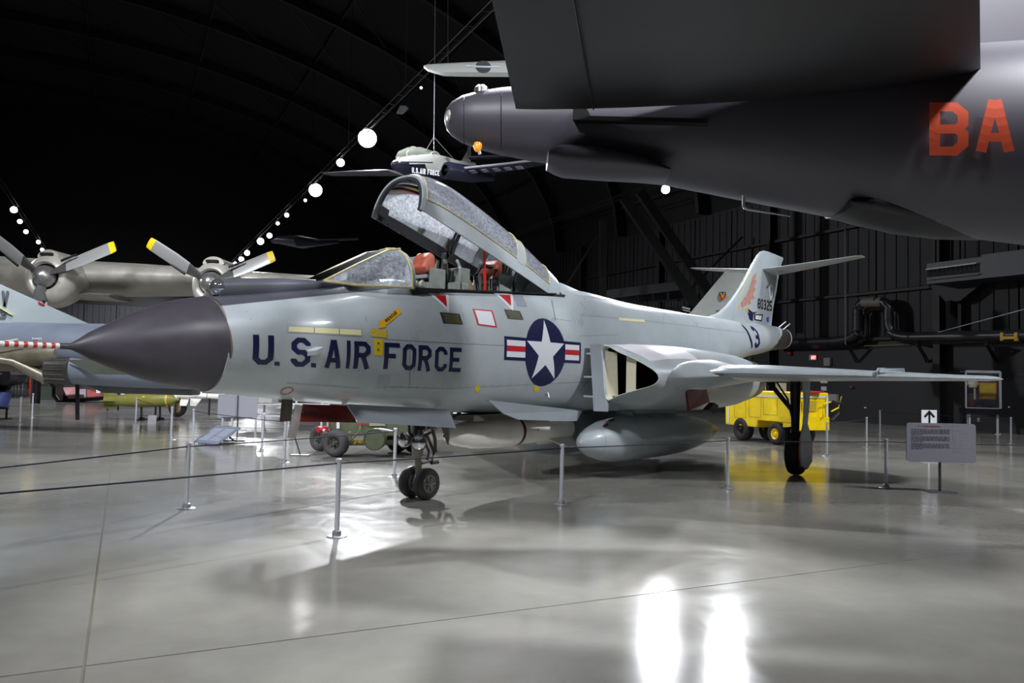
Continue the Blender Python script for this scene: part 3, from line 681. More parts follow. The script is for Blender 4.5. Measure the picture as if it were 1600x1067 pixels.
def nacelle(sg):
    N = 48
    S = [catclosed(LIP, N)]
    for sec in ([(8.7, .95, 1.72, .5, 1.0, .58, .54, 1.75), (9.4, .92, 1.72, .5, .98, .6, .56, 1.9), (10.4, .86, 1.72, .5, .84, .62, .6, 2), (11.4, .8, 1.72, .5, .68, .62, .62, 2), (12.5, .78, 1.72, .5, .6, .6, .62, 2), (13.6, .77, 1.74, .5, .55, .54, .58, 2), (14.3, .76, 1.75, .46, .5, .46, .5, 2), (14.75, .75, 1.76, .42, .46, .42, .45, 2)]):
        S.append(catclosed(nac_sec(*sec), N))
    # align ring starts with the lip (first point inner top)
    b = MB(); R_ = [[P(p.x, sg * p.y, p.z) for p in r] for r in S]
    fine = []
    for i in range(len(R_) - 1):
        st = 8 if i == 0 else 4
        for q in range(st):
            t = q / st
            if i == 0: t = t ** .8
            fine.append([R_[i][k].lerp(R_[i + 1][k], t) for k in range(N)])
    fine.append(R_[-1]); b.loft(fine[:-5], caps=False)
    for i_, f in enumerate(b.f):
        r_i, k_i = divmod(i_, N)
        if 2 <= r_i < 15 and fine[8][k_i].z > 2.03 and fine[8][(k_i + 1) % N].z > 2.03: b.mi[i_] = 1
    o = b.build('engine_nacelle', [GREY, LIGHTP], jet, angle=70)
    b = MB(); b.loft(fine[-6:], caps=False); b.loft([fine[-1], [p + Vector((-.3, 0, 0)) for p in [fine[-1][k].lerp(sum(fine[-1], Vector()) / N, .12) for k in range(N)]]], caps=False)
    b.build('exhaust_shroud', DMETAL, jet)
    b = MB(); cc = P(14.4, sg * .75, 1.76); b.lathe([(0, .42), (.02, .3), (.05, .05)], cc, (1, 0, 0), 24); b.build('tail_pipe', BLACKM, jet)
    # lip ring and cream duct
    lipr = [P(p.x, sg * p.y, p.z) for p in catclosed(LIP, N)]; cen = sum(lipr, Vector()) / N
    def inset(k_, dx): return [Vector((p.x + dx, cen.y + (p.y - cen.y) * k_, cen.z + (p.z - cen.z) * k_)) for p in lipr]
    b = MB(); b.loft([lipr, [p + Vector((-.02, 0, 0)) for p in inset(.985, 0)], inset(.955, -.005), inset(.93, .05)], caps=False); b.build('intake_lip', mat('lip_pale', 'cfd4d0', .35), jet, angle=80)
    b = MB(); b.loft([inset(.93, .05), inset(.925, .16)], caps=False); b.build('intake_duct', CREAM, jet)
    b = MB(); b.loft([inset(.925, .16), inset(.9, .8), inset(.7, 2.2)], caps=True); b.f.pop(-2); b.mi.pop(-2); b.build('duct_tunnel', BLACKM, jet)
    b = MB(); b.prism([P(7.84, sg * 1.03, 1.40), P(7.84, sg * 1.03, 2.15), P(8.02, sg * 1.13, 2.12), P(8.04, sg * 1.15, 1.42)], (0, .012, 0)); b.build('intake_ramp', CREAM, jet, smooth=False)
    b = MB(); b.prism([P(8.10, sg * 1.26, 1.43), P(8.10, sg * 1.26, 2.08), P(8.13, sg * 1.42, 2.0), P(8.13, sg * 1.42, 1.50)], (.02, 0, 0)); b.build('intake_ramp', CREAM, jet, smooth=False)
    # splitter plate standing off the body, with three small brackets
    b = MB(); b.prism([P(7.70, sg * .80, 2.25), P(7.76, sg * 1.0, 2.25), P(7.78, sg * 1.045, 1.6), P(7.8, sg * 1.09, 1.30), P(7.78, sg * 1.09, 1.165), P(7.70, sg * .90, 1.165)], (.05, 0, 0))
    b.prism([P(7.72, sg * .80, 2.25), P(7.72, sg * .84, 2.25), P(7.72, sg * .92, 1.165), P(7.72, sg * .88, 1.165)], (1.2, 0, 0)); b.build('splitter_plate', GREY2, jet, smooth=False)
    for z in (2.1, 1.72, 1.4): MB().bar(P(7.74, sg * .68, z), P(7.74, sg * .86, z), .02, .03).build('splitter_bracket', ALU, jet, smooth=False)
    # filler between body and nacelle
nacelle(1); nacelle(-1)
# nacelle bay details under port wing
def acp(u, v, y): q = onac(u, v, y); return P(q[0], y, q[1])
b = MB(); b.prism([acp(1074, 611, 1.85), acp(1104, 607, 1.85), acp(1109, 628, 1.78), acp(1077, 641, 1.7)], (0, .04, 0)); b.build('bay_door', MAROON, jet, smooth=False)
b = MB(); b.prism([acp(1117, 629, 1.75), acp(1124, 634, 1.75), acp(1117, 647, 1.7), acp(1107, 640, 1.7)], (0, .12, 0)); b.build('bay_actuator', BLACK, jet, smooth=False, bevel=.01)
# --- wings
def airfoil(s0, s1, y, z, th, n=14, sg=1):
    r = []; cx = s1 - s0
    def T(x): return 5 * th * (.2969 * math.sqrt(x) - .126 * x - .3516 * x * x + .2843 * x**3 - .1036 * x**4)
    for i in range(n + 1): x = (1 - math.cos(PI * i / n)) / 2; r.append(P(s0 + cx * x, sg * y, z + T(x) * cx))
    for i in range(n - 1, 0, -1): x = (1 - math.cos(PI * i / n)) / 2; r.append(P(s0 + cx * x, sg * y, z - T(x) * cx * .8))
    return r
def LEs(y): return 11.62 - .7676 * (6.1 - y)
for sg in (1, -1):
    b = MB(); b.loft([airfoil(LEs(y) + dl, te, y, z, th, sg=sg) for y, dl, te, z, th in ((.8, 3.0, 13.6, 1.82, .1), (1.7, 1.6, 13.6, 1.82, .08), (2.2, .3, 13.5, 1.82, .072), (2.75, 0, 13.4, 1.83, .075), (4.2, 0, 13.1, 1.83, .07), (5.5, 0, 13.1, 1.825, .062), (5.9, .03, 12.75, 1.825, .085), (6.04, .07, 12.5, 1.825, .09), (6.1, .15, 12.3, 1.825, .06))])
    b.build('wing', GREY, jet, angle=50)
    # blend of leading edge root into the intake shoulder
    b = MB(); rg = []
    for s, y0, y1, h, dz in ((8.46, 1.72, 1.9, .05, 1.73), (8.6, 1.66, 2.08, .13, 1.74), (8.8, 1.55, 2.32, .2, 1.76), (9.2, 1.45, 2.68, .25, 1.79), (9.9, .9, 3.0, .26, 1.81), (11, .8, 3.1, .15, 1.82), (12, .8, 2.6, .05, 1.82)):
        rg.append([P(s, sg * ((y0 + y1) / 2 + (y1 - y0) / 2 * math.cos(t)), dz + h * math.sin(t) * (1 - .75 * max(0, math.cos(t)))) for t in [2 * PI * k / 28 for k in range(28)]])
    b.loft(rg); b.build('wing_root_glove', GREY, jet, angle=60)
    b = MB(); yf = 4.55; s_ = LEs(yf); b.prism([P(s_ - .06, sg * yf, 1.80), P(s_ - .02, sg * yf, 1.90), P(s_ + .12, sg * yf, 1.965), P(s_ + .5, sg * yf, 1.975), P(s_ + 1.4, sg * yf, 1.96), P(s_ + 1.7, sg * yf, 1.88), P(s_ + 1.3, sg * yf, 1.84), P(s_ + .1, sg * yf, 1.80)], (0, .025, 0)); b.build('wing_fence', GREY2, jet, smooth=False)
    b = MB(); b.prism([P(s_ + .02, sg * (yf + .04), 1.9), P(s_ + .1, sg * (yf + .04), 1.96), P(s_ + .5, sg * (yf + .3), 1.97), P(s_ + .55, sg * (yf + .3), 1.9)], (0, .02, 0)); b.build('wing_fence', GREY2, jet, smooth=False)
b = MB(); b.lathe([(0, .01), (.04, .03), (.12, .035), (.2, .01)], P(11.66, 6.0, 1.83), (1, 0, 0), 10); b.build('tip_light', ALU, jet)
# --- fin and stabiliser
FIN = [(3.05, 13.6, 18.45, .10), (3.22, 14.25, 18.45, .10), (3.35, 14.75, 18.47, .10), (3.55, 15.2, 18.52, .10), (3.8, 15.62, 18.6, .098), (4.27, 16.3, 18.84, .09), (4.8, 16.93, 19.05, .08), (5.1, 17.32, 19.25, .075), (5.22, 17.52, 19.36, .06), (5.29, 17.8, 19.4, .035), (5.31, 18.1, 19.35, .01)]
def fin_y(s, z):
    z_, le, te, th = [(z,) + tuple(smoothstep_pts(FIN, z))][0]; x = min(max((s - le) / (te - le), .001), .999)
    return 5 * th / 1.0 * (.2969 * math.sqrt(x) - .126 * x - .3516 * x * x + .2843 * x**3 - .1036 * x**4) * 2
rg = []
for z, le, te, th in FIN:
    r = []
    for i in range(15): x = (1 - math.cos(PI * i / 14)) / 2; s = le + (te - le) * x; r.append(P(s, fin_y(s, z) if 0 < i < 14 else 0, z))
    for i in range(13, 0, -1): x = (1 - math.cos(PI * i / 14)) / 2; s = le + (te - le) * x; r.append(P(s, -fin_y(s, z), z))
    rg.append(r)
b = MB(); b.loft(rg); b.build('tail_fin', GREY, jet, angle=50)
for sg in (1, -1):
    b = MB(); b.loft([airfoil(l_, t_, y, z, th, sg=sg) for y, l_, t_, z, th in ((.0, 17.45, 18.85, 4.72, .06), (.1, 17.5, 18.87, 4.74, .06), (1.2, 17.85, 18.82, 4.88, .06), (2.25, 18.2, 18.75, 5.02, .055), (2.4, 18.32, 18.72, 5.04, .03))])
    b.build('tailplane', GREY, jet, angle=50)
b = MB(); b.box(P(18.95, .1, 4.95), (.18, .04, .1)); b.box(P(19.15, .05, 4.98), (.2, .05, .06)); b.build('rudder_hinge', ALU, jet, smooth=False)
b = MB(); b.tube([P(17.2, 0.0, 4.93), P(17.1, 0, 4.93)], [.04, .02], 10); b.build('fin_light', WHITE, jet)
b = MB(); b.loft([[P(18.9 + dx, r_ * .95 * math.cos(t), 2.95 + r_ * math.sin(t)) for t in [2 * PI * k / 32 for k in range(32)]] for dx, r_ in ((-.1, .318), (0, .316), (.15, .31), (.3, .30), (.42, .285))], caps=True); b.build('tail_cone', DMETAL, jet)
b = MB(); b.loft([[P(19.24 + dx, r_ * .95 * math.cos(t), 2.95 + r_ * math.sin(t)) for t in [2 * PI * k / 32 for k in range(32)]] for dx, r_ in ((0, .312), (.08, .305), (.1, .25), (.02, .24))], caps=False); b.build('tail_cone_ring', WHITE, jet)
b = MB(); b.bar(P(18.6, .12, 3.2), P(19.05, .2, 3.42), .03, .015); b.bar(P(18.7, .22, 3.15), P(19.1, .3, 3.36), .03, .015); b.build('tail_probe', ALU, jet, smooth=False)

# --- undercarriage
def wheel(parent, s, y, r, wd, tyre=TYRE, hub=HUB, spokes=6):
    t = empty('wheel', P(s, y, r)); t.parent = parent
    b = MB(); hw = wd / 2; b.lathe([(-hw * .8, r * .55), (-hw, r * .62), (-hw, r * .8), (-hw * .82, r * .93), (-hw * .45, r * .985), (-hw * .42, r * .965), (-hw * .38, r * .99), (-.02, r), (0, r * .975), (.02, r), (hw * .38, r * .99), (hw * .42, r * .965), (hw * .45, r * .985), (hw * .82, r * .93), (hw, r * .8), (hw, r * .62), (hw * .8, r * .55)], (0, 0, 0), (0, 1, 0), 40); b.build('tyre', tyre, t, angle=50)
    b = MB(); b.lathe([(-hw * .85, r * .56), (-hw * .9, r * .5), (-hw * .6, r * .46), (-hw * .5, .02)], (0, 0, 0), (0, 1, 0), 32); b.lathe([(-hw * .95, .02), (-hw * .95, r * .12), (-hw * .4, r * .16)], (0, 0, 0), (0, 1, 0), 16)
    for k in range(spokes):
        a = 2 * PI * k / spokes; b.bar(Vector((r * .12 * math.cos(a), -hw * .75, r * .12 * math.sin(a))), Vector((r * .47 * math.cos(a), -hw * .75, r * .47 * math.sin(a))), r * .1, .02, up=(0, 1, 0))
    b.build('hub', hub, t, angle=40); return t
ng = empty('nose_gear', P(4.63, 0, 0)); ng.parent = jet
b = MB(); X = lambda x, y, z: Vector((x, -y, z))
b.tube([X(0, 0, .215), X(-.01, 0, .42), X(-.03, 0, .62)], [.055, .05, .045], 14); b.tube([X(-.03, 0, .58), X(-.05, 0, .8), X(-.08, 0, 1.3)], [.075, .085, .08], 14); b.tube([X(0, -.1, .215), X(0, .22, .215)], .035, 10)
b.build('strut', mat('gear_grey', '9a958a', .4, .3, .15, 10), ng)
b = MB(); b.tube([X(.06, .05, .9), X(.24, .05, .62), X(.2, .05, .5), X(.02, .03, .48)], .022, 8); b.tube([X(.06, -.05, .9), X(.24, -.05, .62), X(.2, -.05, .5)], .022, 8); b.tube([X(.17, .07, .48), X(.3, .07, .48)], .03, 8); b.tube([X(.08, .08, 1.25), X(.16, .08, .95), X(.22, .08, .8), X(.24, .08, .62)], .025, 8)
b.tube([X(.1, -.02, 1.2), X(.7, -.02, 1.2)], .025, 8); b.tube([X(.0, .0, .8), X(.9, .1, 1.25)], .02, 8); b.box(X(.14, .08, .97), (.14, .05, .05)); b.build('torque_link', mat('gear_dark', '4c4642', .45, .4, .3, 12), ng)
b = MB(); b.box(X(-.12, .12, 1.1), (.1, .1, .3)); b.tube([X(-.2, .1, 1.25), X(-.18, .1, .85)], .02, 8); b.tube([X(-.14, .16, 1.25), X(-.12, .14, .8)], .015, 8); b.tube([X(-.25, .0, 1.25), X(-.2, 0, .9), X(-.1, 0, .8)], .02, 8); b.build('hydraulic_lines', BLACK, ng)
for y, x, z in ((.16, -.18, .78), (-.14, -.18, .80)):
    t = empty('landing_lamp', X(x, y, z)); t.parent = ng; dr = (-.85, -.45 if y > 0 else .1, .0)
    b = MB(); b.lathe([(.0, .105), (-.03, .11), (-.05, .07)][:1] + [(.0, .112), (-.06, .1), (-.13, .03)], (0, 0, 0), dr, 22, caps=True); b.build('housing', mat('lamp_case', '8c877c', .35, .4), t)
    b = MB(); b.lathe([(.0, .1), (.02, .09), (.035, .05), (.04, .004)], (0, 0, 0), dr, 22, caps=True); b.build('lens', CHROME, t)
ng_w = [wheel(ng, 0, .15, .215, .15), wheel(ng, 0, -.13, .215, .15)]
for q in ng_w: q.location.x = 0
b = MB(); b.prism([P(3.02, .33, 1.33), P(4.72, .42, 1.235), P(4.78, .5, .985), P(3.1, .46, 1.115)], (0, -.03, 0)); b.build('nose_gear_door', GREY2, jet, smooth=False)
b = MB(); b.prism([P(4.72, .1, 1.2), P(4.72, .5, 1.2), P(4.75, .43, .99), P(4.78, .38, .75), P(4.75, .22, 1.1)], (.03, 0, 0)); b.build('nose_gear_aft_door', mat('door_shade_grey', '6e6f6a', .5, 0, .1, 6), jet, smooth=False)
b = MB(); b.prism([P(2.5, .2, 1.33), P(3.15, .25, 1.3), P(3.2, .3, 1.1), P(2.36, .34, 1.14)], (0, -.03, 0)); b.prism([P(3.15, .25, 1.3), P(3.2, .3, 1.1), P(3.28, .05, 1.1), P(3.22, .0, 1.3)], (.02, 0, 0)); b.build('forward_gear_door', MAROON, jet, smooth=False)
b = MB(); b.prism([P(2.33, .04, 1.4), P(2.45, .04, 1.4), P(2.43, .04, 1.13), P(2.31, .04, 1.13)], (0, -.05, 0)); b.build('blade_antenna', mat('blade_olive', '5b564a', .5), jet, smooth=False)
b = MB(); b.prism([P(2.53, .02, 1.32), P(2.66, .02, 1.3), P(2.55, .02, .93), P(2.43, .02, .93)], (0, -.008, 0)); b.build('remove_tag', mat('tag_pale', 'f0ecee', .6), jet, smooth=False)
b = MB(); b.prism([P(5.35, .58, 1.36), P(7.75, .62, 1.16), P(7.62, .60, .995), P(7.3, .60, 1.0), P(6.1, .56, 1.06), P(5.75, .55, 1.16)], (0, -.03, 0)); b.build('weapon_bay_door', GREY2, jet, smooth=False)
b = MB(); b.prism([P(7.05, .605, 1.18), P(7.07, .605, 1.18), P(7.07, .605, 1.03), P(7.05, .605, 1.03)], (0, .004, 0)); b.prism([P(7.35, .605, 1.17), P(7.37, .605, 1.17), P(7.37, .605, 1.03), P(7.35, .605, 1.03)], (0, .006, 0)); b.build('door_marks', BLACK, jet, smooth=False)
b = MB(); b.box(P(6.6, 0, 1.09), (2.6, .8, .08)); b.box(P(6.2, 0, 1.06), (.5, .12, .1)); b.build('weapon_bay', mat('bay_dark_grey', '55564f', .6), jet, smooth=False)
for sg in (1, -1):
    mg = empty('main_gear', P(11.48, sg * 2.93, 0)); mg.parent = jet
    wheel(mg, 0, 0, .40, .24, TYREB, mat('main_hub', '5a4a44', .5, .2), 8).location = (0, 0, .40)
    b = MB(); b.tube([X(.0, -sg * .02, .78), X(.0, -sg * .02, 1.75)], [.07, .1], 14); b.tube([X(0, sg * -.16, .4), X(0, sg * -.16, .85), X(0, 0, .85)], .05, 10); b.tube([X(-.05, -sg * .05, 1.0), X(-.2, -sg * .1, 1.4), X(-.3, -sg * .3, 1.75)], .02, 8); b.tube([X(0, -sg * .05, 1.15), X(.1, -sg * .6, 1.75)], .045, 8)
    b.tube([X(-.18, -sg * .1, .1), X(-.16, -sg * .1, .75), X(-.14, -sg * .1, .85)], .018, 6); b.build('strut', BLACK, mg)
    b = MB(); pl = [(-.3, 1.78), (.1, 1.78), (.05, 1.3), (.05, .95), (.2, .78), (.33, .55), (.33, .25), (.05, .12), (-.28, .2), (-.33, .45), (-.3, .7), (-.17, .95), (-.2, 1.3)]
    b.prism([X(x, sg * (.16 + (.03 if z > 1 else 0)), z) for x, z in pl], (0, -sg * .03, 0), 0); b.build('wheel_door', mat('door_grey_dark', 'b0b4ba', .45, 0, .1, 5), mg, smooth=False)
    b = MB(); b.tube([X(x, sg * .15, z) for x, z in pl[4:11]], .012, 6); b.build('door_edge', RED, mg)

# --- surface panels and seams
def conform(name, polys, m_, eps=.003, yfun=side_y, parent=None, step=.07, sg=1):
    bm = bmesh.new()
    for pg in polys:
        vs = [bm.verts.new((p[0], p[1], 0)) for p in pg]
        try: bm.faces.new(vs)
        except Exception: pass
    xs = [v.co.x for v in bm.verts]; ys = [v.co.y for v in bm.verts]
    for lo, hi, ax in ((min(xs), max(xs), 0), (min(ys), max(ys), 1)):
        q = lo + step
        while q < hi:
            co = [0, 0, 0]; no = [0, 0, 0]; co[ax] = q; no[ax] = 1
            bmesh.ops.bisect_plane(bm, geom=list(bm.verts) + list(bm.edges) + list(bm.faces), plane_co=co, plane_no=no); q += step
    bmesh.ops.triangulate(bm, faces=bm.faces)
    for v in bm.verts:
        s, z = v.co.x, v.co.y; y = yfun(s, z); h = .01
        gy = (yfun(s, z + h) - yfun(s, z - h)) / (2 * h); gs = (yfun(s + h, z) - yfun(s - h, z)) / (2 * h); L_ = math.sqrt(1 + gy * gy + gs * gs)
        v.co = P(s - gs / L_ * eps, sg * (y + eps / L_), z - gy / L_ * eps)
    me = bpy.data.meshes.new(name); bm.to_mesh(me); bm.free(); me.materials.append(m_); me.polygons.foreach_set('use_smooth', [True] * len(me.polygons))
    # faces must look outward
    o = bpy.data.objects.new(name, me); col.objects.link(o); o.parent = parent or jet; return o
def quadmap(quad):
    a, b_, c_, d_ = [Vector(q) for q in quad]    # BL, BR, TR, TL in (s, z)
    return lambda x, y: tuple((a.lerp(b_, x)).lerp(d_.lerp(c_, x), y))
def letter(ch, bl, br, tr, tl, m_, eps=.003, yfun=side_y, sk=skin, W=.6):
    f_ = quadmap([sk(*bl), sk(*br), sk(*tr), sk(*tl)]); wd = .22 if ch == 'I' else (W if ch != '.' else .19)
    hh = 1 if ch != '.' else .19
    return [[f_(p[0] / wd, p[1] / hh) for p in pg] for pg in glyph(ch, wd if ch != '.' else W)]
LET = [('U', 392.7, 425.5, 569.7, 522.7, 524.2), ('.', 428.6, 436.9, 571.3, 564.7, 565), ('S', 452.6, 482.8, 573, 527, 528), ('.', 485.7, 493.8, 574, 567, 567.2), ('A', 506.2, 531.4, 575, 530.8, 531.5), ('I', 538.6, 546, 575.6, 531.9, 532),
       ('R', 551, 576.5, 576.3, 533, 534), ('F', 598, 622.4, 576.7, 535, 536.3), ('O', 626.8, 648, 578.3, 537.3, 538.3), ('R', 651.7, 672, 579.6, 539, 540), ('C', 677.5, 696.6, 580.4, 541.3, 542.3), ('E', 700.5, 719, 581, 542.8, 543.6)]
for i, (ch, xa, xb, yb, t0, t1) in enumerate(LET):
    ln = 2.2 if ch != '.' else 0
    o = conform('letter', letter(ch, (xa, yb - .4), (xb, yb + .4), (xb + ln, t1), (xa + ln, t0), NAVY, W=.6), NAVY)
    o['label'] = 'navy block letter ' + ('full stop' if ch == '.' else ch)
# star and bars
def px_poly(pts): return [skin(u, v) for u, v in pts]
cL, cR, cT, cB = skin(820, 550), skin(883.5, 552), skin(849, 497.5), skin(853, 603.5)
sc_, zc_ = (cL[0] + cR[0]) / 2, (cT[1] + cB[1]) / 2; Rs, Rz = (cR[0] - cL[0]) / 2, (cT[1] - cB[1]) / 2
disc = [(sc_ + Rs * math.cos(2 * PI * k / 40), zc_ + Rz * math.sin(2 * PI * k / 40)) for k in range(40)]
conform('roundel_disc', [disc], NAVY, .003)
barL, barR = skin(788, 545)[0], skin(907.5, 549)[0]; zt_, zb_ = skin(800, 526)[1], skin(800, 563)[1]
conform('roundel_bars', [[(barL, zb_), (barR, zb_), (barR, zt_), (barL, zt_)]], NAVY, .0025)
hb = zt_ - zb_; e_ = .14 * hb; es = e_ * 1.1
for pg_ in [[(barL + es, zb_ + e_), (sc_ - Rs * .98, zb_ + e_), (sc_ - Rs * .98, zt_ - e_), (barL + es, zt_ - e_)], [(sc_ + Rs * .98, zb_ + e_), (barR - es, zb_ + e_), (barR - es, zt_ - e_), (sc_ + Rs * .98, zt_ - e_)]]: conform('roundel_white_bar', [pg_], WHITE, .005)
zm = (zt_ + zb_) / 2
for pg_ in [[(barL + es, zm - e_ * .85), (sc_ - Rs * .98, zm - e_ * .85), (sc_ - Rs * .98, zm + e_ * .85), (barL + es, zm + e_ * .85)], [(sc_ + Rs * .98, zm - e_ * .85), (barR - es, zm - e_ * .85), (barR - es, zm + e_ * .85), (sc_ + Rs * .98, zm + e_ * .85)]]: conform('roundel_red_bar', [pg_], RED, .007)
star = []
for k in range(10):
    r_ = .96 if k % 2 == 0 else .37; a = PI / 2 + PI * k / 5; star.append((sc_ + Rs * r_ * math.cos(a), zc_ + Rz * r_ * math.sin(a)))
conform('roundel_star', [[star[9], star[0], star[1]], [star[1], star[2], star[3]], [star[3], star[4], star[5]], [star[5], star[6], star[7]], [star[7], star[8], star[9]], [star[1], star[3], star[5], star[7], star[9]]], WHITE, .005)
# decals
def dec(name, pts, m_, eps=.003): return conform(name, [px_poly(pts)], m_, eps)
dec('formation_light', [(450, 523), (450.5, 509.5), (490, 511.5), (490, 520.5)][0:0] or [(450.5, 518), (451, 510), (564, 515.5), (564, 524)], PALEY, .006)
dec('light_backing', [(447.5, 519.5), (448, 507.5), (566, 513.5), (566, 526)], GREY2, .003)
dec('formation_light_divider', [(490, 520), (490, 511.8), (491, 511.8), (491, 520)], DGREY, .008); dec('formation_light_divider', [(529, 522), (529, 513.8), (530, 513.8), (530, 522)], DGREY, .008)
# rescue arrow
conform('rescue_arrow', [px_poly([(591, 513), (594, 499), (599, 502.5), (602, 506.5), (604.5, 511)])], AMBER, .004)
conform('rescue_arrow', [px_poly([(597.5, 501), (621, 481), (628, 488), (603.5, 508)])], AMBER, .004)
f_ = quadmap([skin(603.5, 504.5), skin(621.5, 489.5), skin(617.5, 485), skin(599.8, 500)]); pl, L_ = text_polys('RESCUE', 1, .16, .6, .1)
conform('rescue_lettering', [[f_(p[0] / L_ * .96 + .02, p[1] * .8 + .1) for p in pg] for pg in pl], BLACK, .007, step=.05)
dec('instruction_plate', [(579, 525.5), (579, 513.5), (604, 515), (604.5, 528)], mat('amber_plate', 'd9bb45', .45, 0, .2, 60), .004)
dec('yellow_step_panel', [(584.5, 554.5), (584, 529.5), (597.5, 530), (598, 555)], YELLOW, .004)
dec('step_hole', [(589, 538), (589, 535), (592, 535), (592, 538)], DGREY, .007); dec('step_hole', [(589, 548), (589, 545), (592, 545), (592, 548)], DGREY, .007)
for x0_, y0_, k_ in ((668, 458, 1), (770, 457.5, .95)):
    dec('warning_triangle', [(x0_, y0_), (x0_ + 32 * k_, y0_ + 2), (x0_ + 33 * k_, y0_ + 30 * k_)], WHITE, .004)
    dec('warning_triangle_red', [(x0_ + 10 * k_, y0_ + 3.5), (x0_ + 28 * k_, y0_ + 4), (x0_ + 29.5 * k_, y0_ + 22 * k_)], RED, .007)
for q in ([(686.5, 487.5), (718, 490.5), (723, 507), (692, 505)], [(787, 483), (812, 486), (818, 500), (793, 498)]):
    dec('stencil_plate', q, mat('stencil_dark', '3a3c3a', .45), .004)
    f_ = quadmap([skin(*q[3]), skin(*q[2]), skin(*q[1]), skin(*q[0])]); rows = []
    for r_ in range(6):
        x = .12 + random.random() * .1
        while x < .86: L2 = .03 + random.random() * .08; rows.append([f_(x, .12 + r_ * .13), f_(min(x + L2, .9), .12 + r_ * .13), f_(min(x + L2, .9), .165 + r_ * .13), f_(x, .165 + r_ * .13)]); x += L2 + .03
    conform('stencil_lines', rows, mat('stencil_text', '9b9a4c', .5), .007, step=.2)
dec('white_placard_border', [(738, 482.5), (769, 485), (776.5, 512), (746, 508)], RED, .004); dec('white_placard', [(741, 484.5), (767, 487), (773.5, 509.5), (748, 506)], WHITE, .007)
dec('grey_window_patch', [(800, 460.5), (815, 460.5), (823.5, 479.5), (808, 478)], mat('patch_grey', 'a3a6b3', .2), .004)
for (u, v) in ((746, 607), (838, 607)): dec('yellow_dot', [(u + 4 * math.cos(t), v + 5 * math.sin(t)) for t in [2 * PI * k / 14 for k in range(14)]], YELLOW, .004)
ringp = [(448 + 10.5 * math.cos(t), 610.5 - 5.5 * math.sin(t) - .2 * 10 * math.cos(t)) for t in [2 * PI * k / 24 for k in range(25)]]
ring2 = [(448 + 9 * math.cos(t), 610.5 - 4.2 * math.sin(t) - .2 * 9 * math.cos(t)) for t in [2 * PI * k / 24 for k in range(25)]]
conform('red_ring', [px_poly([ringp[k], ringp[k + 1], ring2[k + 1], ring2[k]]) for k in range(24)], mat('faded_red', 'b5524c', .5), .003)
dec('red_text_patch', [(523, 621), (533, 612), (555, 614), (545, 624)], mat('pale_red_patch', 'c9bdb8', .5, 0, .12, 50), .003)
dec('access_door', [(640, 602), (641, 575), (676, 577), (675, 603)][0:0] or [(585, 607), (592, 585), (612, 585), (605, 609)], GREY2, .003)
b = MB(); q = skin(486, 547); y_ = side_y(*q); b.prism([P(q[0] - .05, y_, q[1] + .0), P(q[0] + .06, y_ - .01, q[1] + .04), P(q[0] + .1, y_ + .09, q[1] + .04), P(q[0] - .0, y_ + .11, q[1] + .0), P(q[0] - .12, y_ + .1, q[1] - .02)], (0, 0, -.05)); b.build('air_data_vane', ALU, jet, smooth=False)
b = MB(); q = skin(855, 615); y_ = side_y(*q); b.lathe([(0, .04), (.02, .035), (.02, .02)], P(q[0], y_ - .01, q[1]), P(0, 1, -.2), 12, caps=True); b.bar(P(q[0], y_, q[1] + .03), P(q[0] - .02, y_ + .05, q[1] - .06), .02); b.build('vent_stub', ALU, jet)
# seams: thin dark strips following the skin
SEAM = mat('panel_seam', '787f86', .5)
def seam(pts, wd=.006):
    pp = [skin(u, v) for u, v in pts]; return stroke_polys(pp, wd)
SE = []
for ptl in ([(560, 462), (572, 500), (573, 540), (560, 580), (538, 612)], [(385, 486), (392, 500)], [(600, 577), (612, 560)], [(648, 536), (647, 580), (640, 610)], [(590, 604), (700, 607), (925, 596)], [(700, 455), (720, 480), (730, 530), (728, 600)], [(600, 530), (720, 537), (790, 540)],
            [(846, 459), (862, 500), (868, 500)], [(870, 455), (893, 490), (905, 530), (900, 590)], [(862, 497), (893, 502)], [(905, 492), (1000, 500), (1100, 512), (1165, 520)], [(1020, 480), (1028, 520)], [(1085, 492), (1090, 515)], [(905, 525), (965, 523)], [(880, 455), (902, 462), (962, 470)]):
    conform('panel_seam', seam(ptl), SEAM, .0015, step=.3)
RV = []
for ptl in ([(600, 605), (925, 597)], [(855, 459), (885, 462)], [(862, 470), (868, 500)], [(640, 536), (640, 600)], [(790, 536), (905, 541)], [(450, 598), (560, 606)]):
    for k in range(26):
        u = ptl[0][0] + (ptl[1][0] - ptl[0][0]) * k / 25; v = ptl[0][1] + (ptl[1][1] - ptl[0][1]) * k / 25; s, z = skin(u, v); d_ = .006; RV.append([(s - d_, z - d_), (s + d_, z - d_), (s + d_, z + d_), (s - d_, z + d_)])
tag(conform('rivets', RV, DGREY, .003, step=9), kind='stuff')
for ptl in ([(968, 501), (1008, 503.5), (1006, 499.5), (966, 496.5)],): dec('formation_light', ptl, PALEY, .004)
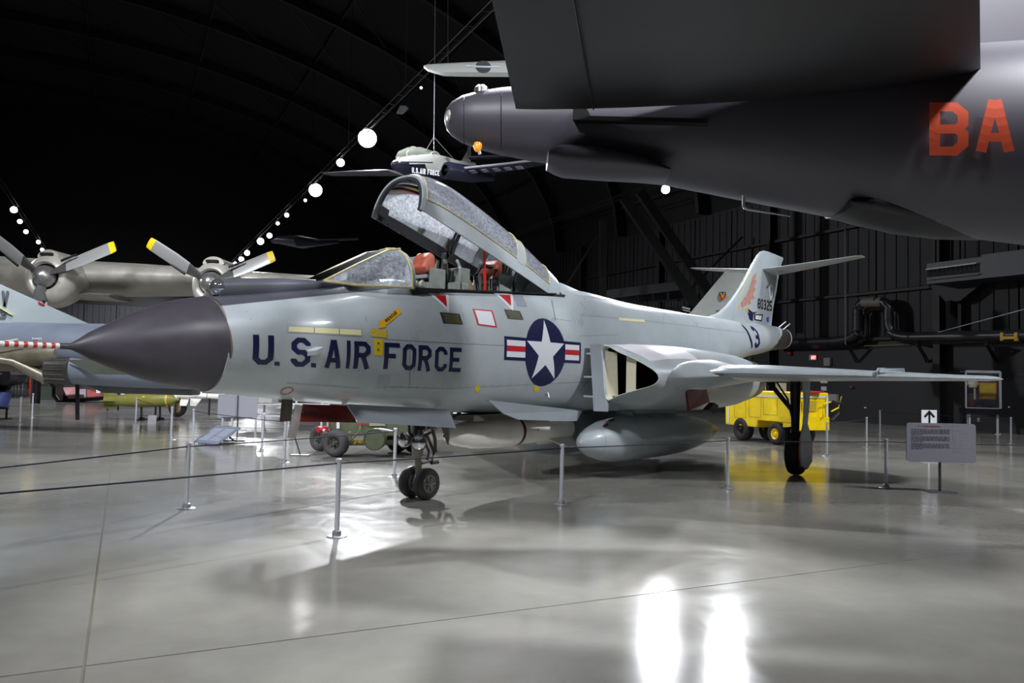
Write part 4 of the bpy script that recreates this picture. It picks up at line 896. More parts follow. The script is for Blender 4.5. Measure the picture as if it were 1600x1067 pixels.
# tail markings
def finsk(u, v):
    y = .08
    for _ in range(12):
        s, z = onac(u, v, y); y = fin_y(s, z) if 3.1 < z < 5.3 else .08
    return s, z
for ch, xa in zip('80325', (1183.5, 1188.2, 1192.8, 1197.6, 1202.2)):
    dy = (xa - 1183.5) * .2
    o = conform('tail_number', letter(ch, (xa, 482 + dy), (xa + 3.9, 482.8 + dy), (xa + 3.9, 466.5 + dy), (xa, 466 + dy), NAVY, sk=finsk, W=.6), BLACK, .006, fin_y)
def fdec(name, pts, m_, eps=.005): return conform(name, [[finsk(u, v) for u, v in pts]], m_, eps, fin_y)
FEA = mat('faded_brown_red', 'b98a7c', .5, 0, .2, 14)
fdec('fin_bird_marking', [(1160, 481), (1157, 474), (1165, 463), (1170, 452), (1174, 441)] + [(1176, 433), (1178, 440), (1183, 436), (1178, 449), (1181, 451), (1176, 460), (1180, 466), (1172, 468), (1173, 475), (1166, 476)], FEA)
fdec('fin_bird_marking', [(1174, 441), (1176, 433), (1182, 425), (1180, 437), (1178, 449)], FEA, .006)
fdec('fin_claw_marking', [(1154, 484), (1153, 478), (1157, 476), (1156, 480)], AMBER); fdec('fin_claw_marking', [(1165, 487), (1166, 481), (1170, 480), (1168, 484)], AMBER)
fdec('fin_stripe', [(1153, 468), (1173, 424), (1175, 424), (1155, 469)], mat('faded_yellow', 'c9c795', .5))
fdec('fin_ribbon', [(1168, 482), (1176, 488), (1183, 487), (1178, 491), (1170, 488)], BLACK); fdec('fin_ribbon', [(1178, 491), (1192, 491), (1190, 502), (1178, 500)], BLACK, .005); fdec('fin_ribbon_white', [(1180, 492.5), (1190, 493), (1188.5, 500), (1180, 498.5)], WHITE, .009); fdec('fin_ribbon', [(1168, 488), (1177, 491), (1176, 502), (1171, 499)], NAVY, .004)
fdec('fin_shield', [(1201, 446), (1204, 442), (1207, 446), (1207, 462), (1203.5, 470), (1201.5, 462)], WHITE); fdec('fin_shield_stripe', [(1203, 449), (1205.5, 449), (1205, 462), (1203.5, 462)], mat('pale_blue', '7080b0', .5), .009); fdec('fin_flash', [(1196, 449), (1202, 443), (1204, 443), (1199, 451)], DGREY)
fdec('fin_small_block', [(1197.5, 496), (1201, 495), (1201, 504), (1197.5, 502)], mat('blue_block', '3a55b0', .5))
conform('boom_number', stroke_polys([skin(1159, 508), skin(1167, 517), skin(1172.5, 530), skin(1175, 543)], .10), NAVY, .005)
conform('boom_number', letter('3', (1177, 544), (1186.5, 542.5), (1179, 512), (1168.5, 508), NAVY, W=.6), NAVY, .005)

# drop tank
def tank(sg, label):
    t = empty('drop_tank', P_w(7.62, sg * .68, .64), YAW); tag(t, label, 'fuel tank')
    b = MB(); pr = [(0, .004), (.03, .06), (.12, .14), (.35, .25), (.7, .335), (1.1, .38), (1.6, .4), (2.9, .4), (3.6, .38), (4.2, .33), (4.7, .26)]; b.lathe(pr, (0, 0, 0), (1, 0, 0), 40); b.build('tank_body', GREY, t, angle=60)
    b = MB(); b.lathe([(4.7, .26), (5.1, .17), (5.5, .04)], (0, 0, 0), (1, 0, 0), 32, caps=True); b.build('tail_cap', mat('aged_bronze', '8d7a45', .4, .4, .3, 6), t)
    b = MB(); b.prism([(1.9, .0, .38), (3.6, .0, .36), (3.5, .0, .52), (1.8, .0, .52)], (0, .06, 0)); b.build('pylon', GREY2, t, smooth=False)
    b = MB(); b.lathe([(.395, .262), (.4, .264), (.405, .262)], (0, 0, 0), (1, 0, 0), 40); b.lathe([(1.395, .396), (1.4, .3975), (1.405, .396)], (0, 0, 0), (1, 0, 0), 40); b.build('tank_seam', SEAM, t)
    b = MB(); b.prism([(.75, -.12, .32), (.9, -.14, .345), (.95, -.08, .365), (.8, -.06, .345)], (0, 0, .01)); b.build('filler_mark', mat('brown_mark', '6e5a4a', .5), t, smooth=False)
    b = MB(); b.prism([(.5, -.17, .245), (.62, -.18, .275), (.64, -.15, .295), (.52, -.13, .27)], (0, 0, .01)); b.build('red_mark', RED, t, smooth=False)
    return t
def P_w(s, y, z): return Vector((X0 + s * ca + y * sa, Y0 + s * sa - y * ca, z))
tank(1, 'long pale grey drop tank hanging under the belly of the grey jet')
tank(-1, 'second drop tank, hidden in shadow behind the pale grey tank under the belly')
# white rocket under the belly
t = empty('missile', P_w(5.12, .0, .83), YAW); tag(t, 'fat white missile with dark band hanging under the grey jet belly', 'missile')
b = MB(); b.lathe([(0, .02), (.06, .08), (.25, .155), (.6, .215), (1.0, .235), (1.5, .235), (1.62, .225)], (0, 0, 0), (1, 0, 0), 32); b.build('warhead_case', MISSW, t, angle=60)
b = MB(); b.lathe([(1.60, .226), (1.61, .232), (1.67, .226), (1.68, .22)], (0, 0, 0), (1, 0, 0), 32); b.build('band', mat('dark_red_band', '4a2020', .5), t)
b = MB(); b.lathe([(1.67, .215), (2.9, .2), (3.1, .2), (3.15, .1)], (0, 0, 0), (1, 0, 0), 32, caps=True); b.build('motor_tube', MISSW, t)
for a in (45, 135, 225, 315):
    a = math.radians(a); dv = Vector((0, math.cos(a), math.sin(a))); b = MB(); b.prism([Vector((2.35, 0, 0)) + dv * .19, Vector((2.7, 0, 0)) + dv * .42, Vector((3.1, 0, 0)) + dv * .42, Vector((3.1, 0, 0)) + dv * .19], Vector((0, -math.sin(a), math.cos(a))) * .015); b.build('fin', MISSW, t, smooth=False)
b = MB(); b.box((1.0, 0, .26), (.4, .08, .1)); b.box((2.2, 0, .25), (.3, .08, .12)); b.build('suspension_lug', DMETAL, t, smooth=False)
b = MB(); b.prism([(1.95, -.219, .03), (2.02, -.219, .03), (2.02, -.219, .0), (1.95, -.219, .0)], (0, -.002, 0)); b.build('yellow_mark', YELLOW, t, smooth=False)

# ================================================================== DARK AIRCRAFT OVERHEAD (tail of a bomber)
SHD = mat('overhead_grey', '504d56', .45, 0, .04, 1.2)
SHDW = mat('overhead_grey_shadow', '1b1a1e', .5, 0, .05, 1.2)  # darker copy of the bomber grey, underside shade put into the colour
oh = empty('jet_bomber', (0, 9, 0)); tag(oh, 'huge dark grey aircraft overhead, tail toward us, with orange red letters BA', 'airplane')
OHB = oh.location
# body sections: pixel column, top, bottom, depth
BS = [(695, 179, 190, 9.6), (698, 170, 202, 9.6), (706, 160, 212, 9.6), (722, 151, 222, 9.6), (745, 145, 231, 9.6), (780, 140, 240, 9.6), (820, 136, 248, 9.55), (900, 128, 262, 9.5), (1000, 118, 279, 9.4), (1160, 104, 310, 9.2), (1320, 92, 340, 9.0), (1480, 80, 364, 8.8), (1640, 70, 384, 8.6), (1900, 60, 400, 8.2)]
rg = []
for u, t_, b_, Y in BS:
    T, B_ = at(u, t_, Y), at(u, b_, Y); c_ = (T + B_) / 2; r = (T.z - B_.z) / 2
    rg.append([c_ + Vector((0, r * .95 * math.cos(q), r * math.sin(q))) - OHB for q in [2 * PI * k / 48 for k in range(48)]])
b = MB(); b.loft(rg); b.build('fuselage', SHD, oh, angle=70)
def oskin(u, v, eps=0):                          # point on the near side of the body under pixel
    for i in range(len(BS) - 1):
        if BS[i][0] <= u <= BS[i + 1][0]:
            t = (u - BS[i][0]) / (BS[i + 1][0] - BS[i][0]); t_, b_, Y = [BS[i][k] * (1 - t) + BS[i + 1][k] * t for k in (1, 2, 3)]
            T, B_ = at(u, t_, Y), at(u, b_, Y); c_ = (T + B_) / 2; r = (T.z - B_.z) / 2; Yn = Y - .5 * r
            for _ in range(12):
                p = at(u, v, Yn); dz = max(-.999, min(.999, (p.z - c_.z) / r)); Yn = .5 * Yn + .5 * (Y - .95 * r * math.sqrt(1 - dz * dz))
            p = at(u, v, Yn); nrm = Vector((0, p.y - Y, p.z - c_.z)).normalized(); return p + nrm * eps - OHB
def obig(ch, x0_, x1_, yt, yb, m_):
    for pg in [None]:
        b = MB()
        for pg in glyph(ch, .62, .085, .13):
            n_ = 6
            g = []
            bl, br_, tr, tl = [Vector(p) for p in (pg[0], pg[1], pg[2], pg[3])]
            for i in range(n_ + 1):
                row = []
                for j in range(3):
                    p = bl.lerp(br_, i / n_).lerp(tl.lerp(tr, i / n_), j / 2); row.append(oskin(x0_ + (x1_ - x0_) * p.x / .62, yb + (yt - yb) * p.y, .002))
                g.append(row)
            b.loft(g, caps=False, close=False)
        o = b.build('big_letter', m_, oh, smooth=False); o['label'] = 'orange red letter ' + ch
obig('B', 1452, 1513, 160, 243, ORED); obig('A', 1524, 1585, 156, 237, ORED)
# tail light window, top blister, orange lamp below
b = MB(); b.lathe([(0, .075), (.02, .06), (.03, .01)], oskin(701, 181, -.005), (-.9, -.4, 0), 20, caps=True); b.build('tail_window', mat('pale_window', 'b9b9b2', .3), oh)
b = MB(); b.lathe([(0, .09), (.06, .085), (.09, .05), (.1, .01)], at(752, 145, 9.5) - OHB, (0, -.1, 1), 16, caps=True); b.build('top_blister', METAL, oh)
b = MB(); b.lathe([(0, .05), (.05, .05), (.09, .035), (.1, .005)], at(747, 225, 9.3) - OHB, (-.1, -.3, -1), 16, caps=True); b.build('belly_lamp', mat('orange_lamp', 'e88a20', .25, emit=.6), oh)
b = MB(); b.tube([at(748, 232, 9.3) - OHB, at(750, 241, 9.3) - OHB], .02, 8); b.build('lamp_stub', ALU, oh)
for u in (725, 783):
    b = MB(); b.tube([oskin(u, v, .002) for v in range(152 if u == 725 else 144, 226 if u == 725 else 240, 6)], .006, 5); b.build('body_seam', BLACK, oh)
# belly fairing
b = MB(); rg = []
for u, v0, v1 in ((855, 252, 262), (866, 250, 270), (880, 252, 276), (930, 256, 280), (1000, 266, 283), (1040, 276, 284)):
    T, B_ = at(u, v0, 9.0), at(u, v1, 9.0); c_ = T; h = (T.z - B_.z); rg.append([c_ + Vector((0, .32 * math.cos(q), h * math.sin(q))) - OHB for q in [2 * PI * k / 24 for k in range(24)]])
b.loft(rg); b.build('belly_fairing', SHD, oh)
b = MB(); rg = []
for u, v1, dv in ((1310, 336, 8), (1340, 348, 22), (1400, 364, 34), (1470, 373, 38), (1540, 374, 30)):
    T, B_ = at(u, v1 - dv, 8.9), at(u, v1, 8.9); h = T.z - B_.z; rg.append([T + Vector((0, .4 * math.cos(q), h * math.sin(q))) - OHB for q in [2 * PI * k / 20 for k in range(20)]])
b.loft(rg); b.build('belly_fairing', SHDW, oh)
# tailplane seen from below
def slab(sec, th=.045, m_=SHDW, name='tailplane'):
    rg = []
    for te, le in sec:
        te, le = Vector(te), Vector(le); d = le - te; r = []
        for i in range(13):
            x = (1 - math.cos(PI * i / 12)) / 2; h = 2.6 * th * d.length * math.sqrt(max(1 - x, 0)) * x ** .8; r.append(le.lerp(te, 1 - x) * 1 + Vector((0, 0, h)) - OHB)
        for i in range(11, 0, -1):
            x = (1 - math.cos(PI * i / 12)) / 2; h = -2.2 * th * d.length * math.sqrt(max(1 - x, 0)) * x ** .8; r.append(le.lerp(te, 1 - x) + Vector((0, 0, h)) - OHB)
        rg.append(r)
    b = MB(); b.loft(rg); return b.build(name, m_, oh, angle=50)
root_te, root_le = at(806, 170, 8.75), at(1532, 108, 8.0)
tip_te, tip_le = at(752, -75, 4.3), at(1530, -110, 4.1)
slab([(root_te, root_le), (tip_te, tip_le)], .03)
b = MB(); b.tube([(root_te.lerp(tip_te, t).lerp(root_le.lerp(tip_le, t), .18) - OHB + Vector((0, 0, -.085))) for t in (0.0, .5, 1)], .008, 5); b.build('elevator_gap', BLACKM, oh)
b = MB(); b.bar(oskin(896, 187, .05), oskin(1105, 192, .03), .12, .05); b.bar(oskin(896, 178, .05), oskin(915, 178, .05), .1, .12); b.build('elevator_root_gap', BLACKM, oh, smooth=False)
# fin rising above the body
b = MB(); rg = []
for z, x0_, x1_, th in ((4.6, 3.2, 8.5, .16), (6.0, 3.9, 8.6, .13), (8.2, 5.0, 8.8, .08)):
    r = []
    for k in range(24):
        q = 2 * PI * k / 24; r.append(Vector(((x0_ + x1_) / 2 + (x1_ - x0_) / 2 * math.cos(q), 8.75 + th * math.sin(q), z)) - OHB)
    rg.append(r)
b.loft(rg); b.build('tail_fin', SHD, oh)
b = MB(); b.tube([at(1162, 305, 9.0) - OHB, at(1162, 324, 9.0) - OHB], .02, 10); b.tube([at(1162, 324, 9.0) - OHB, at(1170, 327, 9.0) - OHB, at(1235, 338, 8.9) - OHB], [.024, .018, .006], 8); b.build('pitot_probe', ALU, oh)
b = MB()                                          # main leg reaching the floor outside the frame on the right
g0 = at(1790, 380, 8.3); b.tube([g0 - OHB, Vector((g0.x, g0.y, .45)) - OHB], .09, 12); b.lathe([(-.15, .3), (-.16, .42), (-.1, .45), (.1, .45), (.16, .42), (.15, .3)], Vector((g0.x, g0.y, .45)) - OHB, (0, 1, 0), 24, caps=True); b.build('landing_gear', BLACK, oh)

# ================================================================== light wing beyond (hung aircraft)
ha = empty('hanging_aircraft', at(900, 120, 17)); tag(ha, 'pale grey wing of a hanging aircraft showing beside the overhead dark tail', 'airplane')
B0 = ha.location
def AT(u, v, Y): return at(u, v, Y) - B0
b = MB(); rg = []
for u, t_, b_, c_ in ((662, 102.5, 104, .3), (668, 100.5, 108, .8), (690, 99, 113, 1.3), (720, 97.5, 112.5, 1.5), (850, 92, 114, 1.8)):
    T, B_ = AT(u, t_, 16.5), AT(u, b_, 16.0); mid = (T + B_) / 2; rg.append([T, T + Vector((0, c_ * .1, -.01)), mid + Vector((0, c_ * .35, .0)), B_ + Vector((0, 0, 0)), mid + Vector((0, -c_ * .12, 0))])
b.loft(rg); b.build('wing', LAC, ha, angle=50)
b = MB(); b.lathe([(0, .02), (.3, .3), (1.2, .5), (3, .5), (4.2, .2)], AT(820, 110, 17), (1, 0, 0), 20, caps=True); b.build('fuselage', LAC, ha)
q0 = at(755, 104.5, 15.7) - B0
b = MB(); b.lathe([(0, .16), (.006, .16)], q0, (0, -.5, -1), 20, caps=True); b.build('roundel', DGREY, ha)
b = MB(); b.bar(q0 + Vector((-.36, -.01, -.0)), q0 + Vector((.36, -.01, -.0)), .05, .03); b.build('roundel_bar', WHITE, ha, smooth=False)
for u in (700, 850): b = MB(); b.tube([AT(u, 105, 16.6), AT(u, -40, 16.6)], .008, 5); b.build('hanging_cable', BLACK, ha)

# ================================================================== small trainer hung from the roof
TY = 24.0
tr = empty('training_jet', at(665, 262, TY)); tag(tr, 'small white and dark blue training jet hanging from the roof beyond the raised canopy', 'airplane')
B0 = tr.location
DB = mat('trainer_dark_blue', '23223a', .4)
def sec_px(pts, Y, dk=1.0, off=0):
    """vertical section loops between top/bottom pixels"""
    rg = []
    for u, t_, b_, Yq, wy in pts:
        T, B_ = AT(u, t_, Yq), AT(u, b_, Yq); c_ = (T + B_) / 2; r = (T.z - B_.z) / 2; rg.append([c_ + Vector((wy * .35 * math.cos(q), wy * math.cos(q), r * math.sin(q))) for q in [2 * PI * k / 28 for k in range(28)]])
    return rg
FT = [(612, 255, 262, TY - .8, .05), (620, 251, 269, TY - .6, .3), (635, 247, 275, TY - .4, .5), (655, 244, 279, TY, .65), (680, 243, 280, TY + .5, .7), (700, 246, 278, TY + 1, .6), (718, 252, 268, TY + 2.2, .35), (742, 254, 262, TY + 4.5, .15)]
b = MB(); rg = sec_px(FT, TY); b.loft(rg)
# white above, dark blue below
f2 = []
for i, f in enumerate(b.f):
    z = sum(b.v[q][2] for q in f) / len(f); x = sum(b.v[q][0] for q in f) / len(f); b.mi[i] = 1 if z < (.02 - max(0, -x) * .12) else 0
b.build('fuselage', [LAC, DB], tr, angle=60)
b = MB(); b.loft(sec_px([(627, 246, 256, TY - .5, .35), (634, 238, 256, TY - .3, .5), (648, 232.5, 258, TY - .05, .6), (664, 232.5, 258, TY + .2, .6), (680, 238, 258, TY + .6, .5), (694, 247, 258, TY + 1, .3)], TY)); b.build('canopy', mat('trainer_canopy', 'a9b0a2', .2, 0, .1, 2), tr)
for u, t_, Y_ in ((650, 232, TY - .02), (682, 239, TY + .62), (629, 246, TY - .45)):
    b = MB(); c_ = AT(u, 257, Y_); T = AT(u, t_, Y_); r = T.z - c_.z; wy = .62 if u == 650 else (.5 if u == 682 else .36); b.tube([c_ + Vector((wy * .35 * math.cos(q), wy * math.cos(q) * 1.02, r * 1.02 * math.sin(q))) for q in [PI * k / 16 for k in range(17)]], .03, 6); b.build('canopy_frame', LAC, tr)
b = MB(); b.bar(AT(626, 253, TY - 1.0), AT(676, 254, TY - .5), .03, .03); b.build('canopy_sill', BLACK, tr)
b = MB(); b.lathe([(-.05, .17), (-.03, .24), (.1, .27), (.9, .26), (1.8, .12)], AT(697, 266, TY - .45), (.75, .6, .05), 22, caps=False); b.build('engine_intake', DB, tr)
b = MB(); b.lathe([(.1, .16), (.12, .02)], AT(697, 266, TY - .5), (.75, .6, .05), 16); b.lathe([(-.02, .05), (.1, .08)], AT(697, 266, TY - .5), (.75, .6, .05), 10, caps=True); b.build('intake_centre', BLACKM, tr)
b = MB(); rg = []
for u, v, Y_, ch_, th in ((700, 266, TY + .1, 2.2, .13), (770, 259, TY - .6, 1.8, .1), (835, 251, TY - 1.3, 1.3, .07), (852, 249.5, TY - 1.4, .8, .03)):
    o_ = AT(u, v, Y_); rg.append([o_ + Vector((ch_ * .3 * (math.cos(q) + 1) * .5, ch_ * .5 * (math.cos(q) + 1) * .5, th * .7 * math.sin(q) + ch_ * .03 * (math.cos(q) + 1))) for q in [PI + 2 * PI * k / 20 for k in range(20)]])
b.loft(rg)
for i, f in enumerate(b.f):
    b.mi[i] = 0
b.build('wing', mat('trainer_wing_dark', '34334a', .35, .1), tr, angle=60)
b = MB(); b.tube([AT(702, 265, TY - .05), AT(770, 258, TY - .75), AT(835, 250, TY - 1.4)], .035, 8); b.build('leading_edge', ALU, tr)
b = MB(); b.box(AT(833, 249.5, TY - 1.45), (.09, .09, .07)); b.build('tip_lamp', YELLOW, tr, smooth=False)
b = MB(); rg = []
for u, v, Y_, ch_ in ((622, 270, TY + .2, 1.6), (560, 271, TY + 1.2, 1.3), (512, 272, TY + 2.0, .9)):
    o_ = AT(u, v, Y_); rg.append([o_ + Vector((ch_ * .15 * math.cos(q), ch_ * .4 * math.cos(q), .035 * math.sin(q) + .12 * ch_ * .4 * math.cos(q))) for q in [2 * PI * k / 16 for k in range(16)]])
b.loft(rg); b.build('wing', mat('trainer_wing_dark', '3f3e58'), tr, angle=60)
b = MB(); b.prism([AT(718, 256, TY + 4), AT(730, 236, TY + 4.3), AT(733, 212, TY + 4.3), AT(736, 212, TY + 4.5), AT(735, 256, TY + 4.5)], (0, .12, 0)); b.build('tail_fin', LAC, tr, smooth=False)
b = MB(); b.prism([AT(730, 244, TY + 3.6), AT(812, 241, TY + 3.2), AT(812, 243, TY + 4), AT(735, 248, TY + 4.6)], (0, 0, -.05)); b.build('tailplane', DB, tr, smooth=False)
flat_text('fuselage_lettering', 'U.S.AIR FORCE', .17, AT(643.5, 270, TY - .82), (.93, .35, 0), (0, 0, 1), WHITE, tr, fit=.86, a=.11)
b = MB(); b.tube([AT(678, 246, TY + .2), AT(678, 214, TY), AT(680, 0, TY)], .01, 5); b.tube([AT(660, 244, TY), AT(678, 214, TY)], .008, 5); b.tube([AT(712, 252, TY + 1), AT(678, 214, TY)], .008, 5); b.build('hanging_cable', ALU, tr)
for k in range(6):
    b = MB(); o_ = AT(715 + k * 18, 268 - k * 1.6, TY - .4 - k * .16); b.prism([o_, o_ + Vector((.16, 0, .03)), o_ + Vector((.26, .2, .0)), o_ + Vector((.1, .2, -.03))], (0, 0, -.015)); b.build('flap_panel', mat('flap_grey', '77788a', .4), tr, smooth=False)

# faint dark aircraft silhouette hung far off
fa = empty('hanging_glider', at(470, 376, 45)); tag(fa, 'faint dark aircraft hanging far off above the right propeller', 'airplane'); B0 = fa.location
b = MB(); b.loft(sec_px([(424, 375, 378, 45, .1), (440, 369, 382, 45, .5), (470, 368, 388, 45, .6), (500, 374, 384, 45.5, .3), (530, 376, 380, 46, .1)], 45)); b.build('fuselage', mat('night_blue', '2a2c38', .4), fa)
b = MB(); b.prism([AT(424, 377, 44.8), AT(560, 371, 45.5), AT(560, 373, 46.5), AT(430, 379, 46)], (0, 0, -.08)); b.build('wing', mat('night_blue', '2a2c38', .4), fa, smooth=False)

# ================================================================== PROPELLER BOMBER at the left
BY = 26.0
pb = empty('propeller_bomber', at(180, 430, BY)); tag(pb, 'old bare metal bomber wing with two big three blade propellers', 'airplane'); B0 = pb.location
b = MB(); rg = []
for u, t_, b_, Yq, cd in ((-140, 385, 462, BY + 1.2, 4.6), (0, 396, 460, BY + 1.3, 4.4), (200, 407, 459, BY + 1.5, 4.0), (400, 422, 458, BY + 1.8, 3.6), (560, 434, 457, BY + 2.1, 3.2), (760, 444, 456, BY + 2.5, 2.4)):
    T, B_ = AT(u, t_, Yq + .9), AT(u, b_, Yq + .9); c_ = (T + B_) / 2; h = (T.z - B_.z) / 2; r = []
    for k in range(24):
        q = 2 * PI * k / 24; x = math.cos(q); r.append(Vector((c_.x, c_.y - .9 + cd * .5 * (1 + x), c_.z + h * math.sin(q) * (1.0 - .45 * max(0, x)))))
    rg.append(r)
b.loft(rg); b.build('wing', SKINM, pb, angle=60)
b = MB(); rg = [];
for u, v, r in ((105, 462, .08), (150, 463.5, .11), (184, 465.5, .10), (189, 466, .06)): rg.append([AT(u, v, BY + 1.6) + Vector((0, .9 * math.cos(q), r * math.sin(q) * 1.3)) for q in [2 * PI * k / 14 for k in range(14)]])
b.loft(rg); b.build('flap_vane', METAL, pb)
def engine(cu, cv, rad, label_rot, blades):
    t = empty('engine', AT(cu, cv, BY)); t.parent = pb
    R_ = rad
    b = MB(); rg = []
    for y, rx, rz_, dz in ((-.15, .47, .47, .05), (-.24, .54, .56, .03), (-.18, .70, .78, .0), (.15, .83, .97, -.02), (.7, .80, .97, -.03), (1.3, .62, .8, .02), (2.2, .3, .4, .2)):
        rg.append([Vector((rx * R_ * math.cos(q), y, dz - .05 + rz_ * R_ * math.sin(q) * (1 if math.sin(q) > -2 else 1))) for q in [2 * PI * k / 40 for k in range(40)]])
    b.loft(rg, caps=False); b.build('cowling', SKINM, t, angle=70)
    b = MB(); b.lathe([(0, .5 * R_), (.25, .45 * R_), (.3, .05)], (0, -.15, -.02), (0, 1, 0), 32); b.build('cowl_mouth', BLACKM, t)
    b = MB(); b.lathe([(-.42, .02), (-.38, .14), (-.26, .27), (-.08, .36), (.05, .38), (.2, .38)], (0, -.18, 0), (0, 1, 0), 28, caps=True); b.build('spinner', METAL, t)
    b = MB(); b.box((-.02, -.04, .80 * R_ + .02), (.42, .3, .1)); b.build('chin_scoop', BLACKM, t, bevel=.045)
    b = MB(); rg = [[Vector((x * .36, y, .72 * R_ + z)) for x, z in [(-math.cos(PI * q / 12), .26 * math.sin(PI * q / 12)) for q in range(13)]] for y in (-.05, 1.2)]
    b.loft(rg); b.build('top_scoop', SKINM, t, angle=20)
    for ang, L_ in blades:
        a = math.radians(ang); d = Vector((math.cos(a), 0, math.sin(a))); n_ = Vector((-math.sin(a), 0, math.cos(a)))
        bl = empty('propeller_blade', (0, -.3, 0)); bl.parent = t
        tw = Vector((0, -.35, 0))
        def S(r, wd, tws): 
            c_ = d * r; e1 = (n_ * math.cos(tws) + Vector((0, 1, 0)) * math.sin(tws)); e2 = (-n_ * math.sin(tws) + Vector((0, 1, 0)) * math.cos(tws)); th = .03 + .04 * max(0, 1 - r)
            return [c_ + e1 * (wd * math.cos(q)) + e2 * (th * math.sin(q)) for q in [2 * PI * k / 14 for k in range(14)]]
        b = MB(); b.loft([S(.3, .13, .8), S(.55, .2, .75), S(.85, .235, .6)]); b.build('cuff', mat('blade_cuff', '5f5f5e', .4, .4), bl, angle=60)
        b = MB(); b.loft([S(.85, .23, .55), S(1.4, .24, .4), S(L_ - .2, .21, .2)]); b.build('blade', mat('blade_silver', 'c2c3c2', .35, .5), bl, angle=60)
        b = MB(); b.loft([S(L_ - .2, .212, .2), S(L_ - .02, .19, .2), S(L_, .17, .2)]); b.build('blade_tip', YELLOW, bl, angle=60)
        b = MB(); b.loft([S(.8, .05, .6), S(1.35, .03, .5)]); o_ = b.build('deicing_boot', BLACK, bl); o_.location = n_ * .2 + Vector((0, -.1, 0))
    return t
engine(75, 433, .93, 0, [(24, 2.58), (144, 2.58), (266, 2.58)])
engine(333, 443, .9, 0, [(24, 2.3), (148, 2.45), (266, 2.4)])
b = MB(); b.lathe([(0, .1), (.6, 1.0), (3, 1.5), (14, 1.5), (22, .5)], AT(-520, 470, BY - 4), (-.9, 1, 0), 28, caps=True); b.build('fuselage', SKINM, pb)

# ================================================================== GREY JET at the left, behind the nose cone
JY = 20.0
lj = empty('parked_jet', at(160, 620, JY)); tag(lj, 'grey jet tail and exhaust nozzle parked behind the black nose cone', 'airplane'); B0 = lj.location
LJG = mat('left_jet_grey', 'a3adb0', .5, 0, .05, 1.5); LJB = mat('left_jet_blue_grey', '7d8696', .5, 0, .08, 1.2); LJD = mat('left_jet_heat_stain', '77715f', .5, .2, .25, 2)
b = MB(); b.prism([AT(-160, 375, JY), AT(0, 445, JY), AT(146, 510, JY), AT(146, 515, JY), AT(-60, 506, JY), AT(-200, 500, JY)], (0, .12, 0)); b.build('tail_fin', LJG, lj, smooth=False)
b = MB(); rg = []
for u, t_, b_, Yq, wy in ((-140, 512, 560, JY, .35), (-40, 505, 575, JY, .5), (40, 503, 580, JY, .62), (100, 505, 575, JY, .75), (180, 506, 588, JY, .8), (280, 505, 598, JY + .2, .8), (420, 505, 610, JY + .4, .8)):
    T, B_ = AT(u, t_, Yq), AT(u, b_, Yq); c_ = (T + B_) / 2; r = (T.z - B_.z) / 2; rg.append([c_ + Vector((0, wy * math.cos(q), r * math.sin(q))) for q in [2 * PI * k / 28 for k in range(28)]])
b.loft(rg)
b.build('fuselage', LJB, lj, angle=60)
b = MB(); b.loft(sec_px([(-60, 545, 580, JY - .35, .3), (20, 540, 580, JY - .4, .42), (90, 535, 573, JY - .45, .45), (112, 535, 570, JY - .3, .5)], JY)); b.build('heat_shield', LJD, lj)
b = MB(); b.lathe([(-.02, .30), (-.03, .33), (.1, .335), (.5, .36), (.55, .37)], AT(78, 577, JY - .55), (1, .1, 0), 36); b.build('exhaust_nozzle', DMETAL, lj)
b = MB()
for k in range(18):
    q = 2 * PI * k / 18; o_ = AT(78, 577, JY - .55); b.bar(o_ + Vector((0, .345 * math.cos(q), .345 * math.sin(q))), o_ + Vector((.5, .37 * math.cos(q) + .05, .37 * math.sin(q))), .012, .02)
tag(b.build('nozzle_ribs', METAL, lj, smooth=False), kind='stuff')
b = MB(); b.lathe([(.0, .37), (1.5, .43), (3.5, .45)], AT(112, 577, JY - .45), (1, .12, 0), 32); b.build('rear_fuselage', LJB, lj)
b = MB(); b.prism([AT(104, 562, JY - .9), AT(180, 561, JY - 1.4), AT(230, 585, JY - 1.4), AT(140, 583, JY - .9)], (0, .05, -.02)); b.build('tailplane', mat('left_jet_green_grey', '82887f', .5, 0, .05, 2), lj, smooth=False)
b = MB(); b.tube([AT(-30, 540, JY - 1), AT(28, 530, JY - 1)], [.03, .02], 6); b.build('dump_mast', WHITE, lj)
b = MB(); b.tube([AT(-60, 552, JY - .9), AT(20, 565, JY - .8), AT(50, 580, JY - .6), AT(75, 592, JY - .6)], [.06, .08, .14, .16], 10); b.build('arrestor_hook', mat('hook_metal', '8f8c7c', .4, .4, .2, 5), lj)
b = MB(); b.tube([AT(70, 590, JY - .3), AT(84, 605, JY), AT(84, 618, JY), AT(90, 626, JY)], .05, 8); b.tube([AT(121, 600, JY), AT(121, 656, JY)], .05, 8); b.build('rear_strut', BLACK, lj)
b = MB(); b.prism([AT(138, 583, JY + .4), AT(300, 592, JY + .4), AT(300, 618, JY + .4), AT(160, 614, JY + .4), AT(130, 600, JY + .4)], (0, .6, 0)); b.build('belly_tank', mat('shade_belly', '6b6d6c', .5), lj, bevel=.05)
b = MB(); wv = fl(277, 651); b.lathe([(-.1, .14), (-.12, .3), (-.06, .34), (.06, .34), (.12, .3), (.1, .14)], wv + Vector((0, 0, .34)) - B0, (.2, 1, 0), 26, caps=True); b.build('main_wheel', TYREB, lj)
b = MB(); b.lathe([(-.13, .05), (-.13, .2), (-.11, .22)], wv + Vector((0, 0, .34)) - B0, (.2, 1, 0), 20, caps=True); b.tube([wv + Vector((0, 0.1, .34)) - B0, AT(285, 606, wv.y)], .07, 10); b.build('main_leg', mat('brown_hub', '7a6a4e', .5), lj)
ux_ = Vector((1, 0, 0))
